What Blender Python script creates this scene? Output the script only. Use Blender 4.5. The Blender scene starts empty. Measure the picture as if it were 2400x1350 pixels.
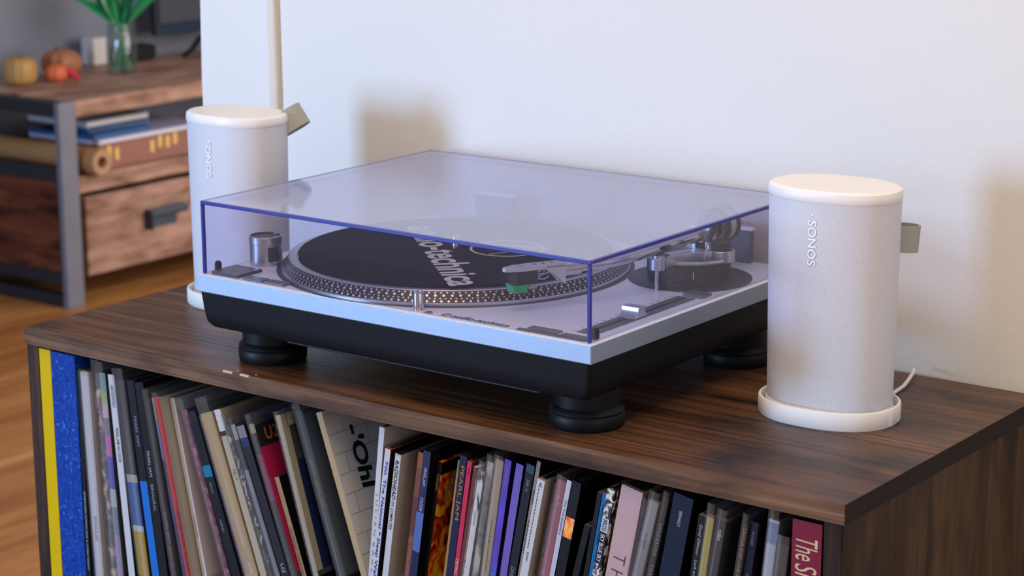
import bpy, math, random
from mathutils import Vector, Matrix, Euler

random.seed(7)
S = bpy.context.scene
C = S.collection
PI = math.pi
Z0 = 0.70          # height of the record console's top surface above the floor

# ------------------------------------------------------------------ camera, world, lights, exposure
cam_d = bpy.data.cameras.new('camera')
cam = bpy.data.objects.new('camera', cam_d)
C.objects.link(cam)
cam.location = (1.43536805, -1.42121888, 0.54603259 + Z0)
cam.rotation_euler = Euler((1.3379, 0.0045, 0.6417), 'XYZ')
cam_d.sensor_width = 36.0
cam_d.lens = 76.636
cam_d.clip_start = 0.05
cam_d.clip_end = 60
cam_d.dof.use_dof = True
cam_d.dof.focus_distance = 1.86
cam_d.dof.aperture_fstop = 11.0
S.camera = cam

W = bpy.data.worlds.new('world')
S.world = W
W.use_nodes = True
W.node_tree.nodes['Background'].inputs[0].default_value = (1.0, 0.85, 0.72, 1)
W.node_tree.nodes['Background'].inputs[1].default_value = 0.1


def area(name, loc, target, sx, sy, power, col):
    d = bpy.data.lights.new(name, 'AREA')
    d.shape = 'RECTANGLE'
    d.size, d.size_y = sx, sy
    d.energy = power
    d.color = col
    o = bpy.data.objects.new(name, d)
    C.objects.link(o)
    o.location = loc
    o.rotation_euler = (Vector(target) - Vector(loc)).to_track_quat('-Z', 'Y').to_euler()
    return o


# warm ceiling lamp of the front room, added fill for the back room
area('ceiling_lamp', (0.75, -0.95, 2.62), (0.75, -0.95, 0.0), 1.3, 1.3, 36, (1.0, 0.76, 0.50))
area('back_room_fill', (0.15, 2.9, 1.25), (-2.4, 2.4, 0.5), 2.4, 1.7, 66, (1.0, 0.93, 0.90))
area('side_window', (2.95, -0.9, 1.35), (0.3, 0.2, 0.8), 1.3, 1.2, 15, (0.86, 0.92, 1.0))
# the tall window of the room, front left of the console
area('window_light', (-1.62, -2.65, 1.02), (0.2, 0.2, 0.86), 0.55, 0.95, 104, (0.36, 0.60, 1.0))

S.view_settings.view_transform = 'Standard'
S.view_settings.look = 'None'
S.view_settings.gamma = 1
S.view_settings.use_curve_mapping = False
S.view_settings.exposure = 0.05

# ------------------------------------------------------------------ helpers


def lin(h):
    h = h.lstrip('#')
    out = []
    for i in (0, 2, 4):
        c = int(h[i:i + 2], 16) / 255
        out.append(c / 12.92 if c <= 0.04045 else ((c + 0.055) / 1.055) ** 2.4)
    return (out[0], out[1], out[2], 1)


MATS = {}


def mat(name, col, rough=0.5, metal=0.0, spec=0.5, coat=0.0, bump=0.0, bscale=300, var=0.0, vscale=60):
    if name in MATS:
        return MATS[name]
    m = bpy.data.materials.new(name)
    m.use_nodes = True
    nt = m.node_tree
    b = nt.nodes['Principled BSDF']
    c = lin(col)
    b.inputs['Base Color'].default_value = c
    b.inputs['Roughness'].default_value = rough
    b.inputs['Metallic'].default_value = metal
    b.inputs['Specular IOR Level'].default_value = spec
    b.inputs['Coat Weight'].default_value = coat
    tc = None
    if bump or var:
        tc = nt.nodes.new('ShaderNodeTexCoord')
    if var:
        n = nt.nodes.new('ShaderNodeTexNoise')
        n.inputs['Scale'].default_value = vscale
        n.inputs['Detail'].default_value = 4
        nt.links.new(tc.outputs['Object'], n.inputs['Vector'])
        mx = nt.nodes.new('ShaderNodeMix')
        mx.data_type = 'RGBA'
        mx.inputs['A'].default_value = tuple(x * (1 - var) for x in c[:3]) + (1,)
        mx.inputs['B'].default_value = tuple(min(1, x * (1 + var)) for x in c[:3]) + (1,)
        nt.links.new(n.outputs['Fac'], mx.inputs['Factor'])
        nt.links.new(mx.outputs['Result'], b.inputs['Base Color'])
    if bump:
        n2 = nt.nodes.new('ShaderNodeTexNoise')
        n2.inputs['Scale'].default_value = bscale
        nt.links.new(tc.outputs['Object'], n2.inputs['Vector'])
        bp = nt.nodes.new('ShaderNodeBump')
        bp.inputs['Strength'].default_value = bump
        bp.inputs['Distance'].default_value = 0.002
        nt.links.new(n2.outputs['Fac'], bp.inputs['Height'])
        nt.links.new(bp.outputs['Normal'], b.inputs['Normal'])
    MATS[name] = m
    return m


def ramp_mat(name, stops, scale=(1, 1, 1), nscale=5, detail=6, rough=0.5, distort=0.0, bump=0.0, stops2=None, scale2=(1, 1, 1),
             n2scale=3, coat=0.0, spec=0.5, const=False, croug=0.15):
    """noise driven colour ramp; a second, broader noise may multiply it"""
    if name in MATS:
        return MATS[name]
    m = bpy.data.materials.new(name)
    m.use_nodes = True
    nt = m.node_tree
    b = nt.nodes['Principled BSDF']
    b.inputs['Roughness'].default_value = rough
    b.inputs['Coat Weight'].default_value = coat
    b.inputs['Coat Roughness'].default_value = croug
    b.inputs['Specular IOR Level'].default_value = spec
    tc = nt.nodes.new('ShaderNodeTexCoord')

    def chain(sc, ns, st, dist):
        mp = nt.nodes.new('ShaderNodeMapping')
        mp.inputs['Scale'].default_value = sc
        nt.links.new(tc.outputs['Object'], mp.inputs['Vector'])
        n = nt.nodes.new('ShaderNodeTexNoise')
        n.inputs['Scale'].default_value = ns
        n.inputs['Detail'].default_value = detail
        n.inputs['Distortion'].default_value = dist
        nt.links.new(mp.outputs['Vector'], n.inputs['Vector'])
        r = nt.nodes.new('ShaderNodeValToRGB')
        el = r.color_ramp.elements
        while len(el) > 1:
            el.remove(el[-1])
        for i, (p, c) in enumerate(st):
            e = el[0] if i == 0 else el.new(p)
            e.position = p
            e.color = lin(c)
        if const:
            r.color_ramp.interpolation = 'CONSTANT'
        nt.links.new(n.outputs['Fac'], r.inputs['Fac'])
        return n, r
    n, r = chain(scale, nscale, stops, distort)
    out = r.outputs['Color']
    if stops2:
        n2, r2 = chain(scale2, n2scale, stops2, 0.3)
        mx = nt.nodes.new('ShaderNodeMix')
        mx.data_type = 'RGBA'
        mx.blend_type = 'MULTIPLY'
        mx.inputs['Factor'].default_value = 1
        nt.links.new(out, mx.inputs['A'])
        nt.links.new(r2.outputs['Color'], mx.inputs['B'])
        out = mx.outputs['Result']
    nt.links.new(out, b.inputs['Base Color'])
    if bump:
        bp = nt.nodes.new('ShaderNodeBump')
        bp.inputs['Strength'].default_value = bump
        bp.inputs['Distance'].default_value = 0.001
        nt.links.new(n.outputs['Fac'], bp.inputs['Height'])
        nt.links.new(bp.outputs['Normal'], b.inputs['Normal'])
    MATS[name] = m
    return m


def film(name, tint, haze, hazecol, rough=0.05, f0=0.04, gain=1.0):
    """thin clear plastic or glass: see-through, mirror-like at grazing angles, a little milky"""
    if name in MATS:
        return MATS[name]
    m = bpy.data.materials.new(name)
    m.use_nodes = True
    nt = m.node_tree
    nt.nodes.remove(nt.nodes['Principled BSDF'])
    out = nt.nodes['Material Output']
    tr = nt.nodes.new('ShaderNodeBsdfTransparent')
    tr.inputs['Color'].default_value = lin(tint)
    gl = nt.nodes.new('ShaderNodeBsdfGlossy')
    gl.inputs['Roughness'].default_value = rough
    df = nt.nodes.new('ShaderNodeBsdfDiffuse')
    df.inputs['Color'].default_value = lin(hazecol)
    m1 = nt.nodes.new('ShaderNodeMixShader')
    m1.inputs['Fac'].default_value = haze
    nt.links.new(tr.outputs[0], m1.inputs[1])
    nt.links.new(df.outputs[0], m1.inputs[2])
    lw = nt.nodes.new('ShaderNodeLayerWeight')
    lw.inputs['Blend'].default_value = 0.5
    pw = nt.nodes.new('ShaderNodeMath')
    pw.operation = 'POWER'
    pw.inputs[1].default_value = 5
    nt.links.new(lw.outputs['Facing'], pw.inputs[0])
    ml = nt.nodes.new('ShaderNodeMath')
    ml.operation = 'MULTIPLY_ADD'
    ml.inputs[1].default_value = (1 - f0) * gain
    ml.inputs[2].default_value = f0
    nt.links.new(pw.outputs[0], ml.inputs[0])
    m2 = nt.nodes.new('ShaderNodeMixShader')
    nt.links.new(ml.outputs[0], m2.inputs['Fac'])
    nt.links.new(m1.outputs[0], m2.inputs[1])
    nt.links.new(gl.outputs[0], m2.inputs[2])
    nt.links.new(m2.outputs[0], out.inputs['Surface'])
    MATS[name] = m
    return m


ORG = {}


class MB:
    def __init__(self):
        self.v, self.f, self.fm, self.uv = [], [], [], {}
        self.mats = []

    def mi(self, m):
        if m not in self.mats:
            self.mats.append(m)
        return self.mats.index(m)

    def add(self, vs, fs, m):
        k = len(self.v)
        self.v += [tuple(p) for p in vs]
        i = self.mi(m)
        for f in fs:
            self.f.append(tuple(a + k for a in f))
            self.fm.append(i)
        return k

    def quad(self, a, b, c, d, m):
        self.add([a, b, c, d], [(0, 1, 2, 3)], m)

    def box(self, x0, x1, y0, y1, z0, z1, m, M=None):
        vs = [(x, y, z) for z in (z0, z1) for y in (y0, y1) for x in (x0, x1)]
        if M is not None:
            vs = [tuple(M @ Vector(p)) for p in vs]
        self.add(vs, [(0, 2, 3, 1), (4, 5, 7, 6), (0, 1, 5, 4), (2, 6, 7, 3), (0, 4, 6, 2), (1, 3, 7, 5)], m)
        return self

    def loft(self, loops, m, cap0=True, cap1=True, closed=True):
        n = len(loops[0])
        vs = [p for l in loops for p in l]
        fs = []
        for i in range(len(loops) - 1):
            for j in range(n if closed else n - 1):
                a, b = i * n + j, i * n + (j + 1) % n
                fs.append((a, b, b + n, a + n))
        if cap0:
            fs.append(tuple(reversed(range(n))))
        if cap1:
            fs.append(tuple(range((len(loops) - 1) * n, len(loops) * n)))
        return self.add(vs, fs, m)

    def lathe(self, prof, c, m, n=32, axis=None, cap0=True, cap1=True):
        R = Matrix.Identity(3)
        if axis is not None:
            R = Vector(axis).normalized().to_track_quat('Z', 'Y').to_matrix()
        loops = []
        for r, z in prof:
            loops.append([tuple(Vector(c) + R @ Vector((r * math.cos(2 * PI * k / n), r * math.sin(2 * PI * k / n), z))) for k in range(n)])
        self.loft(loops, m, cap0, cap1)
        return self

    def tube(self, path, r, m, n=12, cap=True, flat=1.0):
        path = [Vector(p) for p in path]
        loops = []
        up = Vector((0, 0, 1))
        for i, p in enumerate(path):
            t = (path[min(i + 1, len(path) - 1)] - path[max(i - 1, 0)]).normalized()
            if abs(t.dot(up)) > 0.95:
                up = Vector((1, 0, 0))
            a = t.cross(up).normalized()
            b = a.cross(t).normalized()
            rr = r[i] if isinstance(r, (list, tuple)) else r
            loops.append([tuple(p + a * rr * math.cos(2 * PI * k / n) + b * rr * flat * math.sin(2 * PI * k / n)) for k in range(n)])
        self.loft(loops, m, cap, cap)
        return self

    def prism(self, pts, z0, z1, m):
        """outline in xy, extruded in z"""
        self.loft([[(x, y, z0) for x, y in pts], [(x, y, z1) for x, y in pts]], m)
        return self

    def text(self, s, o, ux, uy, length, height, m, off=0.0003, bold=0.0, shear=0.0):
        vs, ps, w, h = glyphs(s, bold, shear)
        ux, uy, o = Vector(ux).normalized(), Vector(uy).normalized(), Vector(o)
        n = ux.cross(uy)
        if length is None:
            length = height * w / h
        self.add([tuple(o + n * off + ux * (x * length / w) + uy * (y * height / h)) for x, y in vs], ps, m)
        return self

    def build(self, name, parent=None, org=None, smooth=False, bevel=0.0, seg=2):
        o0 = Vector(ORG[parent.name]) if parent else Vector(org or (0, 0, 0))
        me = bpy.data.meshes.new(name)
        me.from_pydata([tuple(Vector(p) - o0) for p in self.v], [], self.f)
        for m in self.mats:
            me.materials.append(m)
        for p, i in zip(me.polygons, self.fm):
            p.material_index = i
        if smooth:
            for p in me.polygons:
                p.use_smooth = True
            me.set_sharp_from_angle(angle=math.radians(38))
        me.validate()
        o = bpy.data.objects.new(name, me)
        C.objects.link(o)
        ORG[o.name] = tuple(o0)
        if parent:
            o.parent = parent
        else:
            o.location = o0
        if bevel:
            b = o.modifiers.new('bevel', 'BEVEL')
            b.width = bevel
            b.segments = seg
            b.limit_method = 'ANGLE'
            b.angle_limit = math.radians(40)
        return o


GL = {}


def glyphs(s, bold, shear):
    k = (s, bold, shear)
    if k not in GL:
        cu = bpy.data.curves.new('lettering', 'FONT')
        cu.body = s
        cu.size = 1
        cu.offset = bold
        cu.shear = shear
        cu.resolution_u = 3
        ob = bpy.data.objects.new('lettering', cu)
        me = bpy.data.meshes.new_from_object(ob)
        vs = [(v.co.x, v.co.y) for v in me.vertices]
        ps = [tuple(p.vertices) for p in me.polygons]
        x0, x1 = min(v[0] for v in vs), max(v[0] for v in vs)
        y0, y1 = min(v[1] for v in vs), max(v[1] for v in vs)
        GL[k] = ([(x - x0, y - y0) for x, y in vs], ps, x1 - x0, y1 - y0)
        bpy.data.objects.remove(ob)
        bpy.data.curves.remove(cu)
        bpy.data.meshes.remove(me)
    return GL[k]


def thing(name, label, cat, loc, group=None):
    o = bpy.data.objects.new(name, None)
    o.empty_display_size = 0.03
    C.objects.link(o)
    o.location = loc
    ORG[o.name] = tuple(loc)
    return tag(o, label, cat, group)


def tag(o, label, cat, group=None, kind=None):
    if label:
        o['label'] = label
    if cat:
        o['category'] = cat
    if group:
        o['group'] = group
    if kind:
        o['kind'] = kind
    return o


def struct(o, label=None):
    o['kind'] = 'structure'
    if label:
        o['label'] = label
    return o


def sloop(a, b, n, cx, cy, z, yaw=0.0, k=72):
    out = []
    for i in range(k):
        t = 2 * PI * i / k
        c, s = math.cos(t), math.sin(t)
        x = a * math.copysign(abs(c) ** (2 / n), c)
        y = b * math.copysign(abs(s) ** (2 / n), s)
        out.append((cx + x * math.cos(yaw) - y * math.sin(yaw), cy + x * math.sin(yaw) + y * math.cos(yaw), z))
    return out


def rrect(x0, x1, y0, y1, r, k=5):
    pts = []
    for cx, cy, a in ((x1 - r, y1 - r, 0), (x0 + r, y1 - r, PI / 2), (x0 + r, y0 + r, PI), (x1 - r, y0 + r, 1.5 * PI)):
        for i in range(k + 1):
            t = a + PI / 2 * i / k
            pts.append((cx + r * math.cos(t), cy + r * math.sin(t)))
    return pts


# ------------------------------------------------------------------ materials of the setting
m_wall = mat('wall_paint', 'dedcd8', 0.75, bump=0.12, bscale=160, var=0.015, vscale=6, spec=0.3)
m_trim = mat('trim_paint', 'dfdcd6', 0.55, bump=0.25, bscale=40)
m_trimside = mat('trim_side_shade', 'c9bfae', 0.6)  # beige carries the weaker light on the casing's side
m_grey = mat('grey_wall_paint', '7d808b', 0.8, bump=0.05)
m_floor = ramp_mat('oak_floor', [(0.2, '9c6430'), (0.5, 'c88a4e'), (0.8, 'dca468')], (14, 1.2, 14), 2.2, 5, 0.42, 0.4,
                   stops2=[(0.3, 'c8b8a8'), (0.7, 'ffffff')], scale2=(6, 1, 1), n2scale=1.5)


def wood(name, stops, ax, st2, rough=0.42, coat=0.0, g=75, along=1.3, n2=5, spec=0.22):
    sc = [g, g, g]
    sc[ax] = along
    s2 = [5, 5, 5]
    s2[ax] = 1.6
    return ramp_mat(name, stops, tuple(sc), 3.0, 8, rough, 0.6, 0.12, st2, tuple(s2), n2, coat, spec)


dark_st = [(0.25, '301d11'), (0.42, '4b2f1d'), (0.58, '64432b'), (0.8, '8a6042')]
blot = [(0.30, '6a6660'), (0.42, 'c4beb6'), (0.55, 'ffffff')]
m_top = wood('walnut_stained_pine_top', dark_st, 0, blot, 0.4, 0.0, spec=0.5)
m_edge = wood('walnut_stained_pine_edge', [(0.25, '442d1b'), (0.5, '664a33'), (0.8, '8a6a4e')], 0, blot, 0.55, g=60)
m_end = ramp_mat('stained_end_grain', [(0.3, '120f0d'), (0.7, '221b17')], (20, 20, 60), 6, 6, 0.7, 0.2, 0.2, spec=0.2)
m_side = wood('stained_side_panel', [(0.25, '2a1a0f'), (0.5, '44301f'), (0.8, '58402a')], 2, blot, 0.6, g=24)
m_postend = wood('stained_panel_edge', [(0.3, '1f130d'), (0.55, '3a261a'), (0.8, '6a4426')], 2, blot, 0.6, g=40, along=2.5)
m_inner = mat('dark_inside', '1a120d', 0.7)
m_black = mat('black_plastic', '0a0c12', 0.58, 0, 0.2, bump=0.08, bscale=900)
m_rubber = mat('black_rubber', '0b0c0f', 0.5, 0, 0.25)
m_rubber2 = mat('worn_rubber_ring', '1e2026', 0.4, 0, 0.3)

# ------------------------------------------------------------------ setting
b = MB().box(-3.1, 3.1, -2.9, 5.5, -0.12, -0.004, mat('floor_gap', '3a2512', 0.7))
floor = struct(b.build('floor'), 'honey coloured wooden strip floor')
pw = 0.085
k = 0
x = -3.2
while x < 0.3:
    y = 0.1 - random.random() * 0.9
    while y < 4.2:
        L = 0.9 + random.random() * 0.9
        MB().box(x, x + pw - 0.0012, y, y + L - 0.001, -0.004, 0.0, m_floor).build('floor_plank', floor)
        y += L
    x += pw
struct(MB().box(0.3, 3.1, -2.9, 5.5, -0.004, 0.0, m_floor).build('floor_right'), 'wooden floor under and beside the record console')
struct(MB().box(-3.1, 0.3, -2.9, -0.8, -0.004, 0.0, m_floor).build('floor_front'), 'wooden floor in front of the record console')

YW = 0.368
wall_back = struct(MB().box(-0.329, 3.1, YW, YW + 0.12, 0, 2.7, m_wall).build('wall_back'), 'smooth white painted wall behind the record console')
# worn casing board at the wall's end, its edge uneven from old paint
b = MB()
zs = [i * 0.09 for i in range(31)]
lp = []
for z in zs:
    j0 = random.uniform(-0.0016, 0.0016)
    j1 = random.uniform(-0.001, 0.001)
    lp.append([(-0.3375 + j0, YW - 0.012, z), (-0.2335 + j1, YW - 0.012, z), (-0.2275 + j1, YW - 0.008, z), (-0.2275 + j1, YW, z), (-0.3375 + j0, YW, z)])
b.loft(lp, m_trim)
struct(b.build('trim_1', bevel=0.0015), 'white painted casing board at the end of the wall')
struct(MB().box(-0.2277, -0.2252, YW - 0.004, YW, 0, 2.7, m_trimside).build('trim_2', bevel=0.002), 'narrow bead along the casing board, side shade painted beige')
struct(MB().box(-3.1, -2.95, -2.78, 5.4, 0, 2.7, m_grey).build('wall_left'), 'grey painted wall of the back room')
struct(MB().box(-3.1, 3.1, 5.4, 5.5, 0, 2.7, m_grey).build('wall_far'), 'grey painted end wall of the back room')

m_plain = mat('room_paint', 'd8d4cc', 0.8)
struct(MB().box(-3.1, 3.1, -2.9, -2.78, 0, 2.7, m_plain).build('wall_front'), 'off-white wall behind the camera')
struct(MB().box(3.0, 3.1, -2.78, YW, 0, 2.7, m_plain).build('wall_right'), 'off-white wall at the right end of the room')
struct(MB().box(-3.1, 3.1, -2.9, 5.5, 2.7, 2.8, m_plain).build('ceiling'), 'off-white ceiling')

# ------------------------------------------------------------------ record console
XL, XR, YF, YB, TH = -0.2435, 0.6915, -0.005, 0.362, 0.017
con = thing('record_console', 'dark stained pine record shelf carrying the turntable against the white wall', 'shelf', (0.224, 0.18, 0))
cuts = [YF, 0.062, 0.151, 0.243, YB]
for i in range(4):
    g = 0.0
    y0, y1 = cuts[i] + (g if i else 0), cuts[i + 1] - (g if i < 3 else 0)
    b = MB()
    b.box(XL, XR, y0, y1, Z0 - TH, Z0, m_top)
    o = b.build('top_plank', con, bevel=0.0006)
    me = o.data
    me.materials.append(m_edge)
    me.materials.append(m_end)
    for p in me.polygons:
        if p.normal.y < -0.9:
            p.material_index = 1
        if abs(p.normal.x) > 0.9:
            p.material_index = 2
    # shift grain from plank to plank
    me.transform(Matrix.Translation((0.0, 0.0, 0.0)))
SH = Z0 - TH - 0.345        # shelf the records stand on
for sx, (a, c) in enumerate(((XL, XL + 0.0165), (XR - 0.0195, XR - 0.003))):
    b = MB()
    for z0, z1 in ((0.0, Z0 - TH),):
        b.box(a, c, YF + 0.003, YB - 0.005, z0, z1, m_side)
    o = b.build('side_panel', con, bevel=0.0008)
    o.data.materials.append(m_postend)
    for p in o.data.polygons:
        if p.normal.y < -0.9:
            p.material_index = 1
MB().box(XL + 0.0165, XR - 0.0195, 0.0, YB - 0.01, SH - 0.018, SH, m_side).build('shelf_board', con, bevel=0.0008)
MB().box(XL + 0.0165, XR - 0.0195, 0.0, YB - 0.01, 0.03, 0.05, m_side).build('bottom_board', con, bevel=0.0008)
MB().box(XL + 0.0165, XR - 0.0195, YB - 0.009, YB - 0.001, 0.03, Z0 - TH, m_inner).build('back_panel', con)
# pale chips where the front edge is worn
b = MB()
m_chip = mat('bare_wood_chip', 'c9a98c', 0.7)
for cx, l, dz in ((0.0355, 0.012, 0), (0.0575, 0.011, 0), (0.047, 0.003, 1), (0.071, 0.0018, 1)):
    if dz:
        b.box(cx, cx + l, YF + 0.006, YF + 0.0075, Z0 - 0.0002, Z0 + 0.00025, m_chip)
    else:
        b.box(cx, cx + l, YF - 0.0003, YF + 0.0016, Z0 - 0.0016, Z0 + 0.0003, m_chip)
tag(b.build('worn_chip', con), 'pale chips in the front edge', None)

# ------------------------------------------------------------------ turntable
TT = thing('turntable', 'silver and black record player under a clear violet-edged lid', 'record player', (0.226, 0.176, Z0))
zb_, zt_, zc_ = Z0 + 0.0706, Z0 + 0.0871, Z0 + 0.157
m_silver = mat('satin_silver', 'dfe3f0', 0.42, 0.2, bump=0.05, bscale=1500, var=0.04, vscale=70)
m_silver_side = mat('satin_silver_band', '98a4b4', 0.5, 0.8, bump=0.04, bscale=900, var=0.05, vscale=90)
m_chrome = mat('chrome', 'c9cacc', 0.16, 1.0)
m_alu = mat('brushed_alu', 'c0c2c8', 0.3, 0.95)
m_dgrey = mat('dark_grey_plastic', '2e3036', 0.45)
m_mgrey = mat('mid_grey_plastic', '63656c', 0.4, 0.4)
m_white = mat('white_print', 'd8d6cf', 0.6)
m_blackp = mat('black_print', '1b1c20', 0.6)

# black lower body, tapered and rounded below
prof = [(0.0, zb_), (0.0022, zb_ - 0.02), (0.004, zb_ - 0.029), (0.0085, zb_ - 0.0338), (0.016, zb_ - 0.0352)]
b = MB()
lp = []
for ins, z in reversed(prof):
    lp.append([(px, py, z) for px, py in rrect(0.002 + ins, 0.45 - ins, 0.0015 + ins * 0.6, 0.3505 - ins * 0.6, 0.004 + ins * 0.3)])
b.loft(lp, m_black)
b.build('plinth', TT, smooth=True)
tag(MB().box(0.095, 0.385, 0.02, 0.33, zb_ - 0.0405, zb_ - 0.0352, m_rubber2).build('base_plate', TT, bevel=0.001), None, None)
b = MB()
b.box(0, 0.452, 0, 0.352, zb_, zt_, m_silver)
o = b.build('deck', TT, bevel=0.0009)
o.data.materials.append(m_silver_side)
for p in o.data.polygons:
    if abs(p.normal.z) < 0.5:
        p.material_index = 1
for fx, fy in ((0.043, 0.056), (0.409, 0.056), (0.043, 0.306), (0.409, 0.306)):
    b = MB()
    b.lathe([(0.029, zb_ - 0.036), (0.0285, Z0 + 0.019)], (fx, fy, 0), m_rubber, 40)
    f = b.build('foot', TT, smooth=True)
    b = MB()
    b.lathe([(0.031, Z0), (0.0325, Z0 + 0.002), (0.033, Z0 + 0.011), (0.032, Z0 + 0.0125), (0.0325, Z0 + 0.0145), (0.0315, Z0 + 0.0165), (0.0285, Z0 + 0.019)],
            (fx, fy, 0), m_rubber, 48)
    b.build('foot_pad', f, smooth=True)

PC = (0.176, 0.1715)
# platter: sloped strobe rim, bright edge, felt mat
m_strobe = mat('black_strobe_rim', '1c1d22', 0.4)
m_dot = mat('strobe_dot_metal', 'cfc9c0', 0.35, 0.6)
b = MB()
pr0 = [(0.1665, zt_ + 0.0004), (0.1665, zt_ + 0.0026)]
b.lathe(pr0, (PC[0], PC[1], 0), m_alu, 160)
b.lathe([(0.1665, zt_ + 0.0026), (0.1655, zt_ + 0.0034)], (PC[0], PC[1], 0), m_alu, 160, cap0=False, cap1=False)
r0, h0, r1, h1 = 0.1655, zt_ + 0.0034, 0.1592, zt_ + 0.0126
b.lathe([(r0, h0), (r1, h1)], (PC[0], PC[1], 0), m_strobe, 160, cap0=False, cap1=False)
b.lathe([(r1, h1), (0.1585, h1 + 0.0007), (0.151, h1 + 0.0009), (0.1505, h1)], (PC[0], PC[1], 0), m_alu, 160, cap0=False, cap1=True)
platter = b.build('platter', TT, smooth=True)
b = MB()
sl = Vector((r1 - r0, h1 - h0)).normalized()
nr = (sl.y, -sl.x)
rows = [(0.13, 0.00112, 160), (0.37, 0.00074, 216), (0.62, 0.00128, 136), (0.86, 0.00084, 185)]
for fr, dr, cnt in rows:
    rr, hh = r0 + (r1 - r0) * fr, h0 + (h1 - h0) * fr
    for k in range(cnt):
        a = 2 * PI * k / cnt
        er, et = Vector((math.cos(a), math.sin(a), 0)), Vector((-math.sin(a), math.cos(a), 0))
        cpt = Vector((PC[0], PC[1], 0)) + er * (rr + nr[0] * 0.00012) + Vector((0, 0, hh + nr[1] * 0.00012))
        up = (er * sl.x + Vector((0, 0, sl.y)))
        b.add([tuple(cpt + et * dr * math.cos(2 * PI * q / 8) + up * dr * math.sin(2 * PI * q / 8)) for q in range(8)], [tuple(range(8))], m_dot)
o = b.build('strobe_dots', platter)
o['kind'] = 'stuff'
zm = h1 + 0.0036
b = MB()
m_felt = ramp_mat('dusty_black_felt', [(0.3, '0d0f15'), (0.6, '151922'), (0.78, '2c323e')], (1, 1, 1), 38, 8, 0.9, 0.5, spec=0.1)
b.lathe([(0.1495, h1 + 0.0006), (0.1495, zm - 0.0004), (0.1488, zm)], (PC[0], PC[1], 0), m_felt, 128)
mat_o = b.build('slipmat', TT, smooth=True)
b = MB()
ux = Vector((0.74, -0.67, 0)).normalized()
uy = Vector((0.67, 0.74, 0)).normalized()
b.text('audio-technica', Vector((0.144, 0.157, zm)) - ux * 0.096, ux, uy, 0.263, 0.034, m_white, 0.0003, 0.022)
b.build('lettering', mat_o)
b = MB()
lc = Vector((0.176, 0.1715, zm + 0.0003)) + uy * 0.048 + ux * 0.01
ring = []
N = 56
for rr in (0.036, 0.0335):
    ring.append([tuple(lc + ux * rr * math.cos(2 * PI * q / N) + uy * rr * math.sin(2 * PI * q / N)) for q in range(N)])
b.loft(ring, m_white, False, False)
for (ax, ay), (bx, by), w in (((-0.024, -0.020), (0.004, 0.033), 0.0045), ((0.004, 0.033), (0.022, -0.022), 0.002), ((-0.024, -0.020), (0.012, -0.004), 0.002)):
    p, q = lc + ux * ax + uy * ay, lc + ux * bx + uy * by
    n_ = (q - p).normalized().cross(Vector((0, 0, 1))) * w / 2
    b.quad(p - n_, q - n_, q + n_, p + n_, m_white)
b.build('round_emblem', mat_o)
MB().lathe([(0.0036, zm - 0.002), (0.0036, zm + 0.011), (0.0025, zm + 0.0135), (0.0008, zm + 0.0142)], (PC[0], PC[1], 0), m_chrome, 20).build('spindle', TT, smooth=True)
# flat dark ring on the deck, painted as shade around the platter
MB().lathe([(0.1705, zt_ + 0.0001), (0.1705, zt_ + 0.0003), (0.167, zt_ + 0.0003)], (PC[0], PC[1], 0), m_dgrey, 128).build('platter_shadow_ring', TT)

# start-stop pad, speed buttons, power knob
b = MB()
b.box(0.0115, 0.0455, 0.0085, 0.0425, zt_, zt_ + 0.0026, m_dgrey)
sp = b.build('start_button', TT, bevel=0.0008)
MB().box(0.0121, 0.0449, 0.0091, 0.0419, zt_ + 0.0026, zt_ + 0.0030, m_mgrey).build('button_face', sp)
for bx in (0.0515, 0.0785):
    MB().box(bx, bx + 0.0245, 0.0085, 0.0195, zt_, zt_ + 0.0022, m_mgrey).build('speed_button', TT, bevel=0.0006)
kc = (0.0232, 0.0715)
b = MB()
b.lathe([(0.0155, zt_), (0.0155, zt_ + 0.0205), (0.016, zt_ + 0.021), (0.016, zt_ + 0.0275), (0.0153, zt_ + 0.0282), (0.0143, zt_ + 0.0282)],
        (kc[0], kc[1], 0), m_alu, 48, cap1=False)
kn = b.build('power_knob', TT, smooth=True)
MB().lathe([(0.0145, zt_ + 0.026), (0.0145, zt_ + 0.0268)], (kc[0], kc[1], 0), m_dgrey, 40).build('knob_cap', kn)
b = MB()
lp0, lp1 = [], []
for q in range(9):
    a = math.radians(-40 + 46 * q / 8)
    lp0.append((kc[0] + 0.0156 * math.cos(a), kc[1] + 0.0156 * math.sin(a), zt_ + 0.0045))
    lp1.append((kc[0] + 0.0156 * math.cos(a), kc[1] + 0.0156 * math.sin(a), zt_ + 0.0185))
b.loft([lp0, lp1], m_dgrey, False, False, closed=False)
b.build('strobe_window', kn)
# pop-up target light
b = MB()
b.lathe([(0.0052, zt_), (0.0052, zt_ + 0.0155), (0.0048, zt_ + 0.0162)], (0.259, 0.0135, 0), m_chrome, 28)
tl = b.build('target_light', TT, smooth=True)
b = MB()
for q in range(8):
    a = 2 * PI * q / 8
    b.box(-0.0007, 0.0007, 0.0028, 0.0048, zt_ + 0.0160, zt_ + 0.0168, m_alu, Matrix.Translation((0.259, 0.0135, 0)) @ Matrix.Rotation(a, 4, 'Z'))
b.build('light_crown', tl)
MB().lathe([(0.0036, zt_ + 0.0001), (0.0036, zt_ + 0.0008), (0.0025, zt_ + 0.0008), (0.0025, zt_ + 0.0002)], (0.2725, 0.0105, 0), m_mgrey, 24).build('light_button', TT)
b = MB()
b.text('audio-technica', (0.297, 0.0085, zt_), (1, 0, 0), (0, 1, 0), 0.062, 0.0088, m_blackp, 0.0004, 0.02, 0.25)
ring = []
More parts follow.
